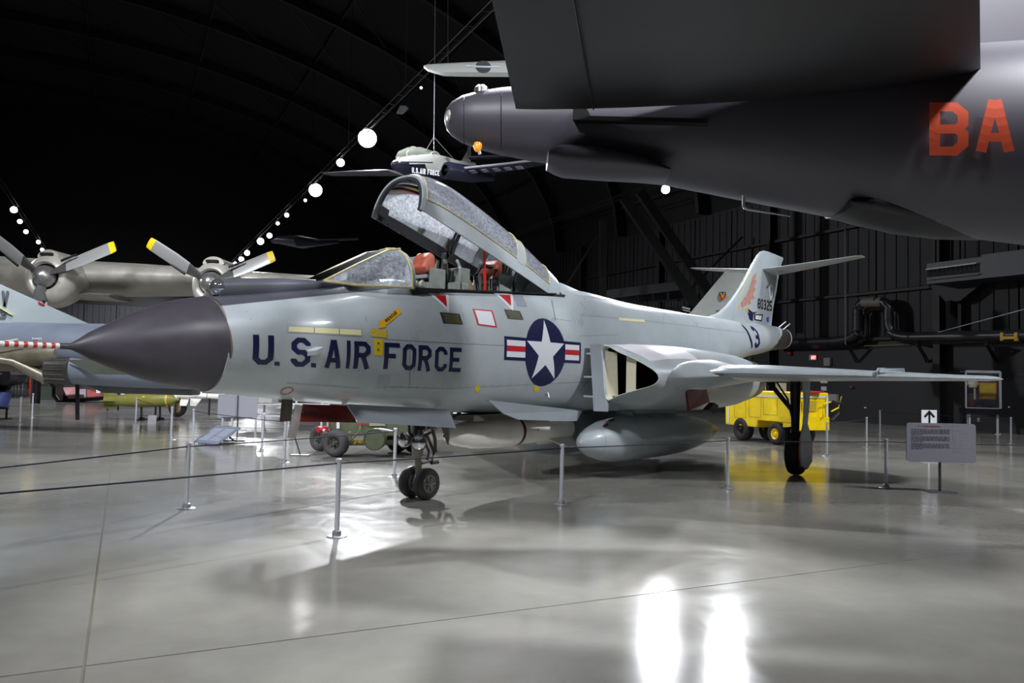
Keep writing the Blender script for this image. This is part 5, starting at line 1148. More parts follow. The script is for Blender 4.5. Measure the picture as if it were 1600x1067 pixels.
flat_text('tail_letter', 'V', .40, AT(1, 478.5, JY - .03) , ux_, (0, 0, 1), DGREY, lj, W=.5, a=.09)
flat_text('tail_number', '3', .22, AT(-2, 498, JY - .03), ux_, (0, 0, 1), DGREY, lj, W=.8, a=.1)
b = MB(); b.bar(AT(-30, 463, JY - .04), AT(19, 492, JY - .04), .005, .07, up=(0, 1, 0)); b.build('formation_strip', mat('pale_yellow_strip', 'd3d58a', .4), lj, smooth=False)
b = MB(); b.bar(AT(60, 472.5, JY - .02), AT(69, 476.5, JY - .02), .03, .04); b.build('red_edge_mark', RED, lj, smooth=False)
flat_text('small_print', 'DANGER', .055, AT(50, 530.5, JY - .72), ux_, (0, 0, 1), WHITE, lj, a=.12)

# far airplane fin behind the main jet's tail
ff = empty('parked_jet', at(1120, 560, 30)); tag(ff, 'grey tail fin with small red and blue badge behind the main tail', 'airplane'); B0 = ff.location
b = MB(); b.prism([AT(1071, 495, 30), AT(1080, 487, 30), AT(1133, 424, 30), AT(1175, 424, 30), AT(1200, 500, 30), AT(1120, 512, 30)], (0.05, .16, 0)); b.build('tail_fin', mat('far_fin_grey', 'd4dad6', .5, 0, .05, 2), ff, smooth=False)
b = MB(); b.loft(sec_px([(1040, 508, 520, 30, .2), (1080, 500, 535, 30, .6), (1150, 500, 548, 31, .7), (1185, 508, 545, 31.5, .5)], 30)); b.build('fuselage', mat('far_fin_grey', 'a9b0ac'), ff)
b = MB(); b.prism([AT(1124, 456, 29.95), AT(1124, 464, 29.95), AT(1129, 470, 29.95), AT(1134, 464, 29.95), AT(1134, 456, 29.95)], (0, -.01, 0)); b.build('badge', mat('badge_blue', '2c3290', .4), ff, smooth=False)
b = MB(); b.prism([AT(1124, 462, 29.9), AT(1129, 461, 29.9), AT(1134, 462, 29.9), AT(1134, 464, 29.9), AT(1129, 469.5, 29.9), AT(1124, 464, 29.9)], (0, -.01, 0)); b.build('badge_lower', mat('badge_orange', 'e2571f', .4), ff, smooth=False)
b = MB(); b.prism([AT(1125, 457, 29.86), AT(1127, 457, 29.86), AT(1129, 462, 29.86), AT(1131, 457, 29.86), AT(1133, 457, 29.86), AT(1129, 466.5, 29.86)], (0, -.01, 0)); b.build('badge_wings', YELLOW, ff, smooth=False)
b = MB()
for k in range(4): b.box(AT(1120 + k * 3, 486, 29.9), (.05, .01, .06))
b.build('small_number', NAVY, ff, smooth=False)
b = MB(); b.bar(AT(1066, 480, 29.5), AT(1078, 483, 29.5), .08, .06); b.bar(AT(1067, 484, 29.5), AT(1078, 487, 29.5), .06, .04); b.build('fin_root_pipe', ALU, ff, smooth=False)
for (u, v, r_) in ((1100, 640, .45),):
    pass
b = MB(); g0 = Vector((at(1172, 600, 31).x, 31.0, 0)); b.tube([g0 + Vector((0, 0, .5)) - B0, g0 + Vector((0, 0, 3.2)) - B0], .1, 10); b.lathe([(-.15, .2), (-.17, .45), (-.1, .5), (.1, .5), (.17, .45), (.15, .2)], g0 + Vector((0, 0, .5)) - B0, (1, 0, 0), 24, caps=True); b.build('landing_gear', BLACK, ff)

# ================================================================== STANCHIONS AND ROPES
def make_post():
    t = empty('stanchion')
    b = MB(); b.tube([(0, 0, .01), (0, 0, .79)], .026, 18); b.build('pole', ALU, t, angle=50)
    b = MB(); b.lathe([(0, .0), (0, .1), (.006, .105), (.01, .098), (.014, .05), (.06, .042), (.065, .03)], (0, 0, 0), (0, 0, 1), 28); b.build('base', mat('base_metal', 'b0b2b8', .35, .6), t, angle=40)
    b = MB(); b.lathe([(.775, .028), (.777, .033), (.80, .033), (.806, .025), (.808, .001)], (0, 0, 0), (0, 0, 1), 18); b.build('cap', ALU, t, angle=40)
    return t
proto = make_post(); first = True; POST = {}
PL = [('a', 526, 838, 'nearest stanchion, in front of the nose wheels'), ('b', 291, 794.5, 'stanchion at left below the black nose cone'), ('c', 877, 788.8, 'stanchion just left of the pale drop tank nose'),
      ('d', 1137, 763.3, 'stanchion between the drop tank and the main wheel'), ('e', 1384.6, 762.8, 'stanchion just left of the grey information sign'), ('f', 616, 745.6, 'stanchion left of the nose wheel strut, before the green truck'),
      ('g', 444, 722.4, 'stanchion under the fuselage left of the green truck tyre'), ('h', 301, 693.8, 'stanchion touching the low slanted reading panel'), ('i', 267, 687.4, 'stanchion just right of the bomb with yellow band'),
      ('j', 31, 662.9, 'stanchion at far left right of the blue chair'), ('k', 50, 652.5, 'taller looking stanchion at far left, behind and right of its twin'), ('l', 212, 662, 'stanchion standing before the olive bomb'), ('m', 1292, 712.8, 'stanchion right of the jet main wheel beside the yellow cart'),
      ('n', 1354, 698.5, 'right-hand stanchion against the black wall, nearer of two beside the arrow sign'), ('o', 1375, 677.7, 'farther short stanchion against the black wall, just left of the arrow sign'), ('p', 1580, 694.5, 'stanchion at right edge near the glass display case'), ('q', 409, 705, 'thin stanchion right of the back of the grey reading board')]
for key, u, v, lb in PL:
    o = proto if first else copy_tree(proto); first = False
    p = fl(u, v); o.location = p; POST[key] = p; tag(o, lb, 'stanchion', 'barrier stanchions round the aircraft')
for key, p in (('x1', Vector((-9.6, 9.2, 0))), ('x2', Vector((-11.5, 11.4, 0))), ('x3', Vector((10.8, 13.0, 0)))):
    o = copy_tree(proto); o.location = p; POST[key] = p; tag(o, {'x1': 'stanchion outside the frame at near left holding the nearest rope', 'x2': 'stanchion outside the frame at left holding the second rope', 'x3': 'stanchion outside the frame at right'}[key], 'stanchion', 'barrier stanchions round the aircraft')
POST['x1'] = Vector((fl(-120, 781, .755).x, fl(-120, 781, .755).y, 0)); 
def rope(a, b_, lb, sag=.012, r=.008, za=.755, zb=.755):
    p, q = POST[a] + Vector((0, 0, za)), POST[b_] + Vector((0, 0, zb)); bb = MB(); n = 14; L_ = (q - p).length
    d_ = (q - p).normalized() * .027
    p = p + d_; q = q - d_
    bb.tube([p.lerp(q, i / n) - p + Vector((0, 0, -sag * L_ * .25 * 4 * (i / n) * (1 - i / n))) for i in range(n + 1)], r, 6)
    o = bb.build('rope', ROPE); o.location = p; tag(o, lb, 'rope', 'barrier ropes'); return o
for o in col.objects:
    if o.get('label', '').startswith('stanchion outside the frame at near left'): o.location = POST['x1']
POST['x2'] = Vector((fl(-200, 752, .755).x, fl(-200, 752, .755).y, 0))
for o in col.objects:
    if o.get('label', '').startswith('stanchion outside the frame at left'): o.location = POST['x2']
rope('x1', 'a', 'dark rope from the left frame edge to the nearest stanchion', .006); rope('a', 'c', 'dark rope from the nearest stanchion to the one by the tank nose')
rope('c', 'd', 'dark rope crossing the pale drop tank', .01); rope('d', 'e', 'dark rope crossing the jet main wheel'); rope('e', 'x3', 'dark rope running right behind the grey information sign')
rope('x2', 'b', 'dark rope from the left frame edge to the stanchion below the nose cone', .006); rope('b', 'f', 'dark rope from the stanchion below the nose cone to the nose strut one')
rope('h', 'g', 'thin rope from the slanted panel stanchion to the one under the fuselage'); rope('i', 'l', 'thin rope passing before the olive bomb'); rope('j', 'k', 'short thin rope between the two far left stanchions', .03)
rope('m', 'n', 'thin rope right of the yellow cart'); rope('o', 'p', 'thin rope along the black wall toward the display case')

# ================================================================== SIGNS
def board(base, w_, h_, z0, rz, lb, cat='sign', tilt=0, front=True):
    t = empty('sign_board', base, rz); tag(t, lb, cat)
    b = MB(); pl = []
    for cx, cz, a0 in ((w_ / 2 - .05, h_ - .05, 0), (-w_ / 2 + .05, h_ - .05, 90), (-w_ / 2 + .05, .05, 180), (w_ / 2 - .05, .05, 270)):
        for k in range(5): a = math.radians(a0 + k * 22.5); pl.append(Vector((cx + .05 * math.cos(a), -.02, z0 + cz + .05 * math.sin(a))))
    b.prism(pl, (0, .02, 0)); b.build('panel', SIGN, t, smooth=False)
    b = MB(); b.bar((0, .03, 0.012), (0, .03, z0 + h_ * .8), .03, .03); b.build('post', mat('dark_steel_post', '3c3c42', .5), t, smooth=False)
    b = MB(); b.box((0, .03, .006), (.42, .28, .012)); b.build('foot', mat('foot_plate', '6c6c72', .4, .4), t, smooth=False)
    return t
sb = fl(1470, 769); tsg = board(sb, 1.09, .62, .475, math.radians(-1.5), 'grey information sign with red heading on a thin post at right')
random.seed(3)
def lines(t, name, m_, x0_, x1_, z1_, n, lh, dens=.85, gapx=.012):
    b = MB()
    for r_ in range(n):
        x = x0_; z = z1_ - r_ * lh
        xe = x1_ if r_ != n - 1 else x0_ + (x1_ - x0_) * .3
        while x < xe - .01:
            L_ = .015 + random.random() * .045
            if x + L_ > xe: L_ = xe - x
            b.add([(x, -.0225, z), (x + L_, -.0225, z), (x + L_, -.0225, z + lh * .5), (x, -.0225, z + lh * .5)], [(0, 1, 2, 3)]); x += L_ + gapx
    o = b.build(name, m_, t, smooth=False); o['kind'] = 'stuff'; return o
lines(tsg, 'text_lines', mat('text_dark', '4a4a58', .6), -.475, .13, .982, 4, .026)
lines(tsg, 'text_lines', mat('text_dark', '4a4a58'), -.475, .13, .868, 4, .026); lines(tsg, 'text_lines', mat('text_dark', '4a4a58'), -.475, .13, .756, 4, .026)
WT = mat('text_pale', 'c4c4d0', .6)
for z_, x_ in ((1.02, .45), (.985, .22), (.95, .45), (.915, .45), (.88, .45), (.84, .45), (.79, .46), (.755, .46), (.72, .46), (.68, .46), (.64, .46)): lines(tsg, 'text_lines', WT, .19, x_, z_, 2, .016)
flat_text('red_heading', 'F-101B VOODOO', .026, (-.37, -.023, 1.03), (1, 0, 0), (0, 0, 1), mat('heading_red', 'b0405a', .6), tsg, fit=.36)
# arrow sign
p = fl(1452, 722); t = empty('arrow_sign', p); tag(t, 'small white square sign with black upward arrow behind the grey information sign', 'sign')
pz = at(1451.5, 652.5, p.y).z
b = MB(); b.box((0, 0, pz), (.34, .015, .34)); b.build('panel', WHITE, t, smooth=False, bevel=.003)
b = MB()
for pg in stroke_polys([(0, -.16), (0, .1)], .045) + stroke_polys([(-.11, .0), (0, .12), (.11, .0)], .05): b.add([(q[0], -.011, pz + q[1] + .01) for q in pg], [(0, 1, 2, 3)])
b.build('arrow', BLACK, t, smooth=False)
b = MB(); b.bar((0, .02, .01), (0, .02, pz), .025, .02); b.box((0, .02, .006), (.3, .3, .012)); b.build('stand', ALU, t, smooth=False)
# back of the reader board at left
sb2 = fl(370, 684.5); t = board(sb2, .98, .60, .50, math.radians(6), 'grey reading board on thin post, seen from behind under the fuselage')
b = MB(); b.bar((0, -.035, .52), (0, -.035, 1.08), .03, .02); b.bar((-.36, -.035, .515), (.36, -.035, .515), .02, .025); b.build('back_rail', mat('dark_steel_post', '3c3c42'), t, smooth=False)
# slanted low panel
q = [fl(302, 688, .09), fl(339, 692, .06), fl(348, 677.5, .42), fl(319, 672.5, .40)]; bc = (q[0] + q[1]) / 2; bc.z = 0
t = empty('reading_panel', bc); tag(t, 'low slanted pale blue reading panel on a black foot beside stanchion', 'sign')
cc = [fl(303, 688.5), fl(339, 691.5)]; e1 = (cc[1] - cc[0]); up_ = Vector((.30, .62, .34))
b = MB(); A0 = Vector((-e1.x / 2, -e1.y / 2, .05)); B1 = A0 + e1; b.prism([A0, B1, B1 + up_, A0 + up_], Vector((0.0, .012, -.03))); b.build('panel', mat('panel_blue_grey', '7f8a9c', .35, 0, .1, 8), t, smooth=False)
b = MB()
for k in range(8):
    for s_ in (0.06, .54):
        a_ = A0 + e1 * s_ + up_ * (.15 + k * .09) + Vector((0, -.002, .004)); b.add([a_, a_ + e1 * .38, a_ + e1 * .38 + up_ * .04, a_ + up_ * .04], [(0, 1, 2, 3)])
tag(b.build('text_lines', WT, t, smooth=False), kind='stuff')
b = MB(); m_ = (A0 + B1) / 2; b.bar(m_ + up_ * .75 + Vector((0, 0, -.03)), m_ + Vector((.5, .45, .02)), .03); b.bar(m_ + Vector((.25, .4, .02)), m_ + Vector((.75, .45, .02)), .06, .03); b.bar(m_ + Vector((0, 0, -.03)), m_ + Vector((.5, .45, -.03)), .03); b.build('foot', BLACK, t, smooth=False)

p = fl(469, 711.5); t = empty('floor_sign', p); tag(t, 'thin leaning black sign post with flat foot left of the green truck', 'sign')
b = MB(); b.bar((0, 0, .02), at(457, 672, p.y) - p, .03, .02); b.build('post', mat('dark_steel_post', '3c3c42'), t, smooth=False)
b = MB(); b.box((0, 0, .01), (.38, .2, .015)); b.build('foot', mat('foot_plate', '6c6c72'), t, smooth=False)
b = MB(); q_ = at(456, 668, p.y) - p; b.box(q_ + Vector((0, -.03, -.03)), (.22, .02, .16)); b.build('panel', SIGN, t, smooth=False)
# ================================================================== GREEN BOMB LIFT TRUCK
g = fl(522, 714.5); gr = empty('lift_truck', Vector((g.x + 1.2, g.y + .6, 0)), 0); tag(gr, 'low olive green bomb lift truck with fat tyres behind the nose wheels', 'truck'); B0 = gr.location
GY = g.y
def simple_wheel(parent, c, r, wd, ax, tyre, hub, hr=.5, lugs=6):
    t = empty('wheel', c); t.parent = parent
    b = MB(); b.lathe([(-wd * .4, r * hr), (-wd / 2, r * (hr + .15)), (-wd / 2, r * .8), (-wd * .38, r * .95), (-wd * .15, r), (wd * .15, r), (wd * .38, r * .95), (wd / 2, r * .8), (wd / 2, r * (hr + .15)), (wd * .4, r * hr)], (0, 0, 0), ax, 36); b.build('tyre', tyre, t, angle=50)
    b = MB(); b.lathe([(-wd * .42, r * hr), (-wd * .3, r * hr * .9), (-wd * .15, r * hr * .55), (-wd * .35, r * hr * .35), (-wd * .45, r * hr * .25), (-wd * .45, .005)], (0, 0, 0), ax, 28)
    b.lathe([(wd * .42, r * hr), (wd * .3, r * hr * .9), (wd * .15, .01)], (0, 0, 0), ax, 28); a_ = Vector(ax).normalized(); u_ = Vector((0, 0, 1)); w2 = a_.cross(u_)
    for k in range(lugs): qq = 2 * PI * k / lugs; b.box(a_ * (-wd * .3) + (u_ * math.cos(qq) + w2 * math.sin(qq)) * r * hr * .62, (.03, .03, .03))
    b.build('hub', hub, t, angle=45); return t
hubd = mat('olive_hub', '5a5c50', .5, .1, .2, 10)
simple_wheel(gr, g + Vector((0, .14, .27)) - B0, .27, .24, (.35, .94, 0), TYRE, hubd)
g2 = fl(497, 705); simple_wheel(gr, Vector((g2.x + .02, g2.y + .1, .27)) - B0, .27, .24, (.6, .8, 0), TYRE, hubd)
g3 = fl(617, 709); simple_wheel(gr, Vector((g3.x, g3.y + .4, .25)) - B0, .25, .24, (.35, .94, 0), TYREB, hubd); simple_wheel(gr, Vector((g3.x + .4, g3.y + .2, .25)) - B0, .25, .24, (.35, .94, 0), TYREB, hubd)
def gp(u, v, dy=.45): return at(u, v, GY + dy) - B0
b = MB(); b.prism([gp(512, 654), gp(530, 652), gp(545, 658), gp(640, 660), gp(660, 662), gp(660, 681), gp(535, 681), gp(520, 672)], (0, .9, 0)); b.build('body', OLIVE, gr, smooth=False, bevel=.012)
b = MB(); b.bar(gp(545, 692), gp(650, 691), .06, .1); b.bar(gp(545, 695), gp(640, 694), .02, .02); b.build('lower_frame', mat('olive_dark', '3f4234', .6), gr, smooth=False)
b = MB(); b.lathe([(-.12, .20), (-.14, .205), (-.1, .21), (.1, .21)], gp(587, 686, .15), (.05, 1, 0), 32, caps=True); b.lathe([(-.135, .21), (-.13, .222), (.02, .222), (.02, .21)], gp(587, 686, .15), (.05, 1, 0), 32); b.build('drum_cover', OLIVE, gr)
b = MB(); b.bar(gp(595, 671, 0), gp(613, 674, -.05), .04, .04); b.tube([gp(592, 670, .0), gp(606, 672, -.1), gp(614, 674, -.1)], .02, 8); b.build('lever_arm', ALU, gr)
b = MB(); b.prism([gp(577, 659.5, .43), gp(602, 659.5, .43), gp(602, 665.5, .43), gp(577, 665.5, .43)], (0, -.01, 0)); b.build('data_plate', mat('data_plate', '9a9d86', .5), gr, smooth=False)
b = MB(); b.prism([gp(526, 656.5, .42), gp(530.5, 656.5, .42), gp(530.5, 669.5, .42), gp(526, 669.5, .42)], (0, -.01, 0)); b.build('white_plate', WHITE, gr, smooth=False)
b = MB(); b.lathe([(0, .03), (.03, .03)], gp(562.5, 663, .43), (0, -1, 0), 12, caps=True); b.bar(gp(564, 662.5, .42), gp(576, 662.5, .42), .01, .012); b.build('red_valve', RED, gr)
b = MB(); b.lathe([(0, .05), (.05, .055), (.12, .07), (.16, .06)], gp(507, 671, .25), (-.6, -.8, 0), 16, caps=True); b.tube([gp(505, 667, .2), gp(512, 668, .3), gp(514, 673, .3)], .025, 8); b.build('red_lamp_guard', RED, gr)
b = MB(); b.lathe([(0, .03), (.02, .025)], gp(506.5, 672, .05), (-.6, -.8, 0), 14, caps=True); b.build('lamp_glass', WHITE, gr)
b = MB(); b.tube([gp(546, 690, .1), gp(556, 680, .1), gp(562, 673, .1), gp(563, 665, .2)], .02, 8); b.tube([gp(547, 675, .1), gp(547, 688, .1)], .035, 8); b.tube([gp(500, 674, .2), gp(512, 680, .2), gp(520, 686, .3)], .05, 8); b.build('jack_linkage', mat('olive_metal', '6b6e58', .45, .2, .2, 8), gr)
b = MB()
for k in range(10): b.box(gp(546 + k * 3, 691 - (k % 3), .2), (.05, .05, .05 + .02 * (k % 2)), rz=k)
b.build('yellow_chain', mat('dull_yellow_chain', 'a8903a', .6), gr, smooth=False)

# ================================================================== YELLOW GENERATOR CART
c0 = fl(1243, 699); cL_ = fl(1134, 685); cR_ = fl(1288, 690)
ua = (cL_ - c0); ua.z = 0; La = 3.0; ua.normalize(); ub = Vector((-ua.y, ua.x, 0)); ub = ub if ub.dot(cR_ - c0) > 0 else -ub
yc = empty('generator_cart', c0); tag(yc, 'yellow ground power generator cart on black tyres behind the main wheel', 'cart')
zt = at(1243, 613, c0.y).z; zb0 = at(1243, 680, c0.y).z; La = ((at(1131, 640, cL_.y) - c0).dot(ua)); La = max(2.2, min(La, 4.0)); Wb = 1.12
def cl(a, b_, z): return ua * a + ub * b_ + Vector((0, 0, z))
b = MB(); side = [cl(.0, 0, .62), cl(1.5, 0, .62), cl(1.55, 0, .42), cl(La, 0, .42), cl(La + .02, 0, 1.0), cl(La - .55, 0, zt), cl(.0, 0, zt)]
b.prism(side, ub * Wb); b.build('body', YCART, yc, smooth=False, bevel=.03)
b = MB(); b.prism([cl(-.02, .06, .45), cl(-.02, Wb - .05, .45), cl(-.02, Wb - .05, .8), cl(-.02, .06, .8)], ua * -.06); b.prism([cl(0, 0.02, .45), cl(.5, 0.02, .5), cl(.5, .02, .62), cl(0, .02, .62)], ub * Wb * .9); b.build('chassis_skirt', YCART, yc, smooth=False)
b = MB(); b.prism([cl(-.035, .18, .95), cl(-.035, .66, .95), cl(-.035, .66, zt - .22), cl(-.035, .18, zt - .22)], ua * -.01); b.build('radiator_mesh', YCARTD, yc, smooth=False)
for nm, pl_, ex in (('reflective_strip', [cl(.08, -.01, zt - .1), cl(1.9, -.01, zt - .1), cl(1.9, -.01, zt - .16), cl(.08, -.01, zt - .16)], ub * -.006), ('reflective_strip', [cl(.12, -.01, zt - .1), cl(.2, -.01, zt - .1), cl(.2, -.01, .75), cl(.12, -.01, .75)], ub * -.006), ('reflective_strip', [cl(La - .2, -.01, .48), cl(La - .13, -.01, .48), cl(La - .13, -.01, 1.15), cl(La - .2, -.01, 1.15)], ub * -.006),
                    ('reflective_strip', [cl(-.035, .05, zt - .08), cl(-.035, Wb - .08, zt - .08), cl(-.035, Wb - .08, zt - .14), cl(-.035, .05, zt - .14)], ua * -.006), ('reflective_strip', [cl(-.035, Wb - .12, zt - .08), cl(-.035, Wb - .05, zt - .08), cl(-.035, Wb - .05, .5), cl(-.035, Wb - .12, .5)], ua * -.006), ('reflective_strip', [cl(-.035, .04, zt - .08), cl(-.035, .11, zt - .08), cl(-.035, .11, .5), cl(-.035, .04, .5)], ua * -.006)):
    b = MB(); b.prism(pl_, ex); b.build(nm, REFL, yc, smooth=False)
b = MB(); b.box(cl(.15, Wb * .55, zt + .02), (.5, .7, .04)); b.build('red_top_edge', RED, yc, smooth=False)
b = MB()
for a_, z_, w2, h2 in ((.7, 1.05, .55, .5), (1.35, 1.0, .5, .6), (2.0, .95, .5, .6)):
    for pg in stroke_polys([(a_, z_ - h2 / 2), (a_ + w2, z_ - h2 / 2), (a_ + w2, z_ + h2 / 2), (a_, z_ + h2 / 2)], .012, True): b.add([cl(p_[0], -.004, p_[1]) for p_ in pg], [(0, 1, 2, 3)])
b.build('door_seams', mat('cart_seam', '9a7f10', .6), yc, smooth=False)
flat_text('cart_number', '-3', .16, c0 * 0 + cl(-.045, .22, zt - .30), ub, (0, 0, 1), BLACK, yc, gap=.05, W=.55)
b = MB(); b.tube([cl(-.05, Wb - .35, .75), cl(-.16, Wb - .35, .78), cl(-.16, Wb - .35, 1.15), cl(-.16, Wb - .1, 1.2)], .022, 8); b.tube([cl(-.1, Wb, .95), cl(-.1, Wb + .25, 1.05), cl(-.1, Wb + .35, 1.35)], .022, 8); b.build('tow_handle', YCART, yc)
b = MB(); b.tube([cl(-.1, Wb + .02, .7), cl(-.12, Wb + .25, .9), cl(-.1, Wb + .35, 1.15), cl(-.05, Wb + .1, 1.2)], .05, 10); b.build('cable_coil', BLACK, yc)
b = MB(); b.tube([cl(2.3, Wb * .5, zt), cl(2.3, Wb * .5, zt + .22)], .05, 10); b.tube([cl(1.7, Wb * .4, zt), cl(1.7, Wb * .4, zt + .15), cl(2.1, Wb * .4, zt + .2)], .02, 8); b.box(cl(1.2, Wb * .5, zt + .12), (.2, .3, .24)); b.build('roof_fittings', mat('roof_fitting', '8b8b86', .5, .2), yc)
simple_wheel(yc, cl(.75, .05, .3), .3, .22, ub, TYREB, YCART, .5); simple_wheel(yc, cl(La - .7, .1, .33), .33, .3, ub, TYREB, TYREB, .45); simple_wheel(yc, cl(.75, Wb - .1, .3), .3, .22, ub, TYREB, YCART, .5); simple_wheel(yc, cl(La - .7, Wb - .1, .33), .33, .3, ub, TYREB, YCART, .45)
simple_wheel(yc, cl(1.7, .7, .25), .25, .3, ua, TYREB, BLACK, .45)

# ================================================================== OLIVE BOMB ON STAND, WHITE MISSILES
bb0 = fl(212, 657); t = empty('bomb', bb0); tag(t, 'olive green finned bomb with yellow band on a low black stand', 'bomb')
def bp(u, v): return at(u, v, bb0.y) - bb0
xa = bp(164, 626); L_ = (bp(278, 625) - xa).length; ax_ = (bp(278, 624) - xa).normalized(); k_ = L_ / 114
b = MB(); b.lathe([(0, 6 * k_), (20 * k_, 8 * k_), (45 * k_, 11 * k_), (75 * k_, 11.5 * k_), (98 * k_, 10.5 * k_), (108 * k_, 7 * k_), (112 * k_, 3 * k_), (117 * k_, 3 * k_)], xa, ax_, 28, caps=True); b.build('casing', OLIVEB, t, angle=50)
b = MB(); b.lathe([(98 * k_, 10.7 * k_), (100.5 * k_, 10.4 * k_)], xa, ax_, 28); b.build('yellow_band', mat('band_yellow', 'e0b61e', .4), t)
b = MB(); b.box(bp(229, 619.5) + Vector((0, -.22, .0)), (.09, .01, .04)); b.build('yellow_mark', YELLOW, t, smooth=False)
for sgn in (1, -1):
    b = MB(); b.prism([xa + Vector((-.05, 0, sgn * .1)), xa + Vector((-.05, -.02, sgn * .26)), xa + Vector((.25, 0, sgn * .26)), xa + Vector((.5, 0, sgn * .15))], (0, .02, 0)); b.build('fin', OLIVEB, t, smooth=False)
b = MB(); b.prism([xa + Vector((-.02, -.1, 0)), xa + Vector((-.02, -.3, 0)), xa + Vector((.3, -.28, 0)), xa + Vector((.5, -.15, 0))], (0, 0, .02)); b.build('fin', OLIVEB, t, smooth=False)
b = MB()
for u in (221, 250):
    b.bar(bp(u, 655), bp(u, 634), .05); b.box(bp(u, 655.5), (.1, .5, .05)); b.bar(bp(u - 4, 653), bp(u + 5, 653), .05)
b.bar(bp(219, 655), bp(254, 655), .05); b.build('stand', BLACK, t, smooth=False)
o = MB(); o.prism([(-.13, 0, .0), (.13, 0, .0), (.13, 0.03, .27), (-.13, .03, .27)], (0, .01, 0)); o = o.build('placard', mat('placard_pale', 'a8a6a8', .5), smooth=False); o.location = fl(237, 662.5); tag(o, 'small pale placard leaning before the bomb stand', 'placard')
def missile2(u0, v0, u1, v1, Y, r, lb, fins=True):
    a_, c_ = at(u0, v0, Y), at(u1, v1, Y + .6); t = empty('missile', a_); tag(t, lb, 'missile', 'white missiles beyond the bomb'); d = c_ - a_; L_ = d.length
    b = MB(); b.lathe([(0, r), (.02, r * 1.02), (L_ * .85, r), (L_ * .95, r * .6), (L_, .02)], (0, 0, 0), d, 20, caps=True); b.build('body', MISSW, t)
    b = MB(); b.lathe([(L_ * .6, r * 1.04), (L_ * .615, r * 1.04)], (0, 0, 0), d, 20); b.lathe([(L_ * .3, r * 1.04), (L_ * .31, r * 1.04)], (0, 0, 0), d, 20); b.build('band', mat('dark_red_band', '4a2020'), t)
    dn = d.normalized()
    for sg in (1, -1):
        for f0, f1, hh in ((0.02, .22, .3), (.72, .86, .26)):
            b = MB(); b.prism([dn * L_ * f0 + Vector((0, 0, sg * r * .9)), dn * L_ * f0 + Vector((0, -.02, sg * (r + hh))), dn * L_ * (f0 + .1) + Vector((0, -.02, sg * (r + hh))), dn * L_ * f1 + Vector((0, 0, sg * r * .9))], (0, .02, 0)); b.build('fin', MISSW, t, smooth=False)
    b = MB(); b.bar(dn * L_ * .35 + Vector((0, 0, -r)), Vector((dn.x * L_ * .35, dn.y * L_ * .35, .02 - a_.z)), .05); b.bar(dn * L_ * .65 + Vector((0, 0, -r)), Vector((dn.x * L_ * .65, dn.y * L_ * .65, .02 - a_.z)), .05); b.build('stand', BLACK, t, smooth=False)
    return t
missile2(208, 615, 310, 617.5, 27.5, .13, 'white missile with square tail fins just behind the olive bomb')
missile2(296, 617, 385, 622, 29, .1, 'white missile with dark bands behind the reading board')
missile2(150, 598, 205, 604, 31, .1, 'white missile with dark fin at left above the red panels')

# ================================================================== FAR LEFT FLOOR THINGS
# blue seat on a beam
p = fl(10, 655); t = empty('beam_seat', p); tag(t, 'blue plastic seat on a black beam bench at the left edge', 'chair')
b = MB(); rg = []
for z, hw, yy_ in ((.42, .2, -.02), (.5, .24, .0), (.65, .25, .06), (.8, .22, .1), (.86, .13, .12)):
    rg.append([Vector((hw * math.cos(q) - .12, yy_ + .03 * math.sin(q) + .1 * math.cos(q) ** 2 * -1, z)) for q in [2 * PI * k / 20 for k in range(20)]])
b.loft(rg); b.build('backrest', mat('seat_blue', '34406e', .4), t)
b = MB(); b.box((-.12, -.22, .43), (.46, .44, .04)); b.build('seat', mat('seat_blue', '34406e'), t, bevel=.015)
b = MB(); b.box((-.35, -.1, .36), (.9, .07, .07)); b.box((.06, -.1, .18), (.05, .05, .36)); b.box((.06, -.1, .015), (.06, .5, .03)); b.build('beam_frame', BLACK, t, smooth=False)
# red graphic reader rail
p = fl(92, 627.5); t = empty('exhibit_rail', p); tag(t, 'slanted red and pink graphic exhibit rail on a black base at left', 'display'); Yr = p.y
def rp(u, v, dy=0): return at(u, v, Yr + dy) - p
b = MB(); b.prism([rp(88, 606), rp(88, 628), rp(108, 628), rp(165, 625.5), rp(165, 620), rp(107, 623)], (0, 1.0, 0)); b.build('base', BLACK, t, smooth=False)
b = MB(); b.prism([rp(91, 606.5, .6), rp(107, 623, -.02), rp(122, 622, -.02), rp(122, 606, .6)], (0, 0, .04)); b.build('graphic_panel', mat('panel_pink', 'c98a8e', .5, 0, .25, 1.5), t, smooth=False)
b = MB(); b.prism([rp(123.5, 609, .5), rp(123.5, 622, -.02), rp(134, 621.5, -.02), rp(134, 609, .5)], (0, 0, .04)); b.build('graphic_panel', mat('panel_pale', 'b9a4ac', .5, 0, .2, 2), t, smooth=False)
b = MB(); b.prism([rp(136, 609, .5), rp(136, 621.5, -.02), rp(162, 619.5, -.02), rp(150, 611, .5)], (0, 0, .04)); b.build('graphic_panel', mat('panel_red', 'b8403c', .5, 0, .2, 2), t, smooth=False)
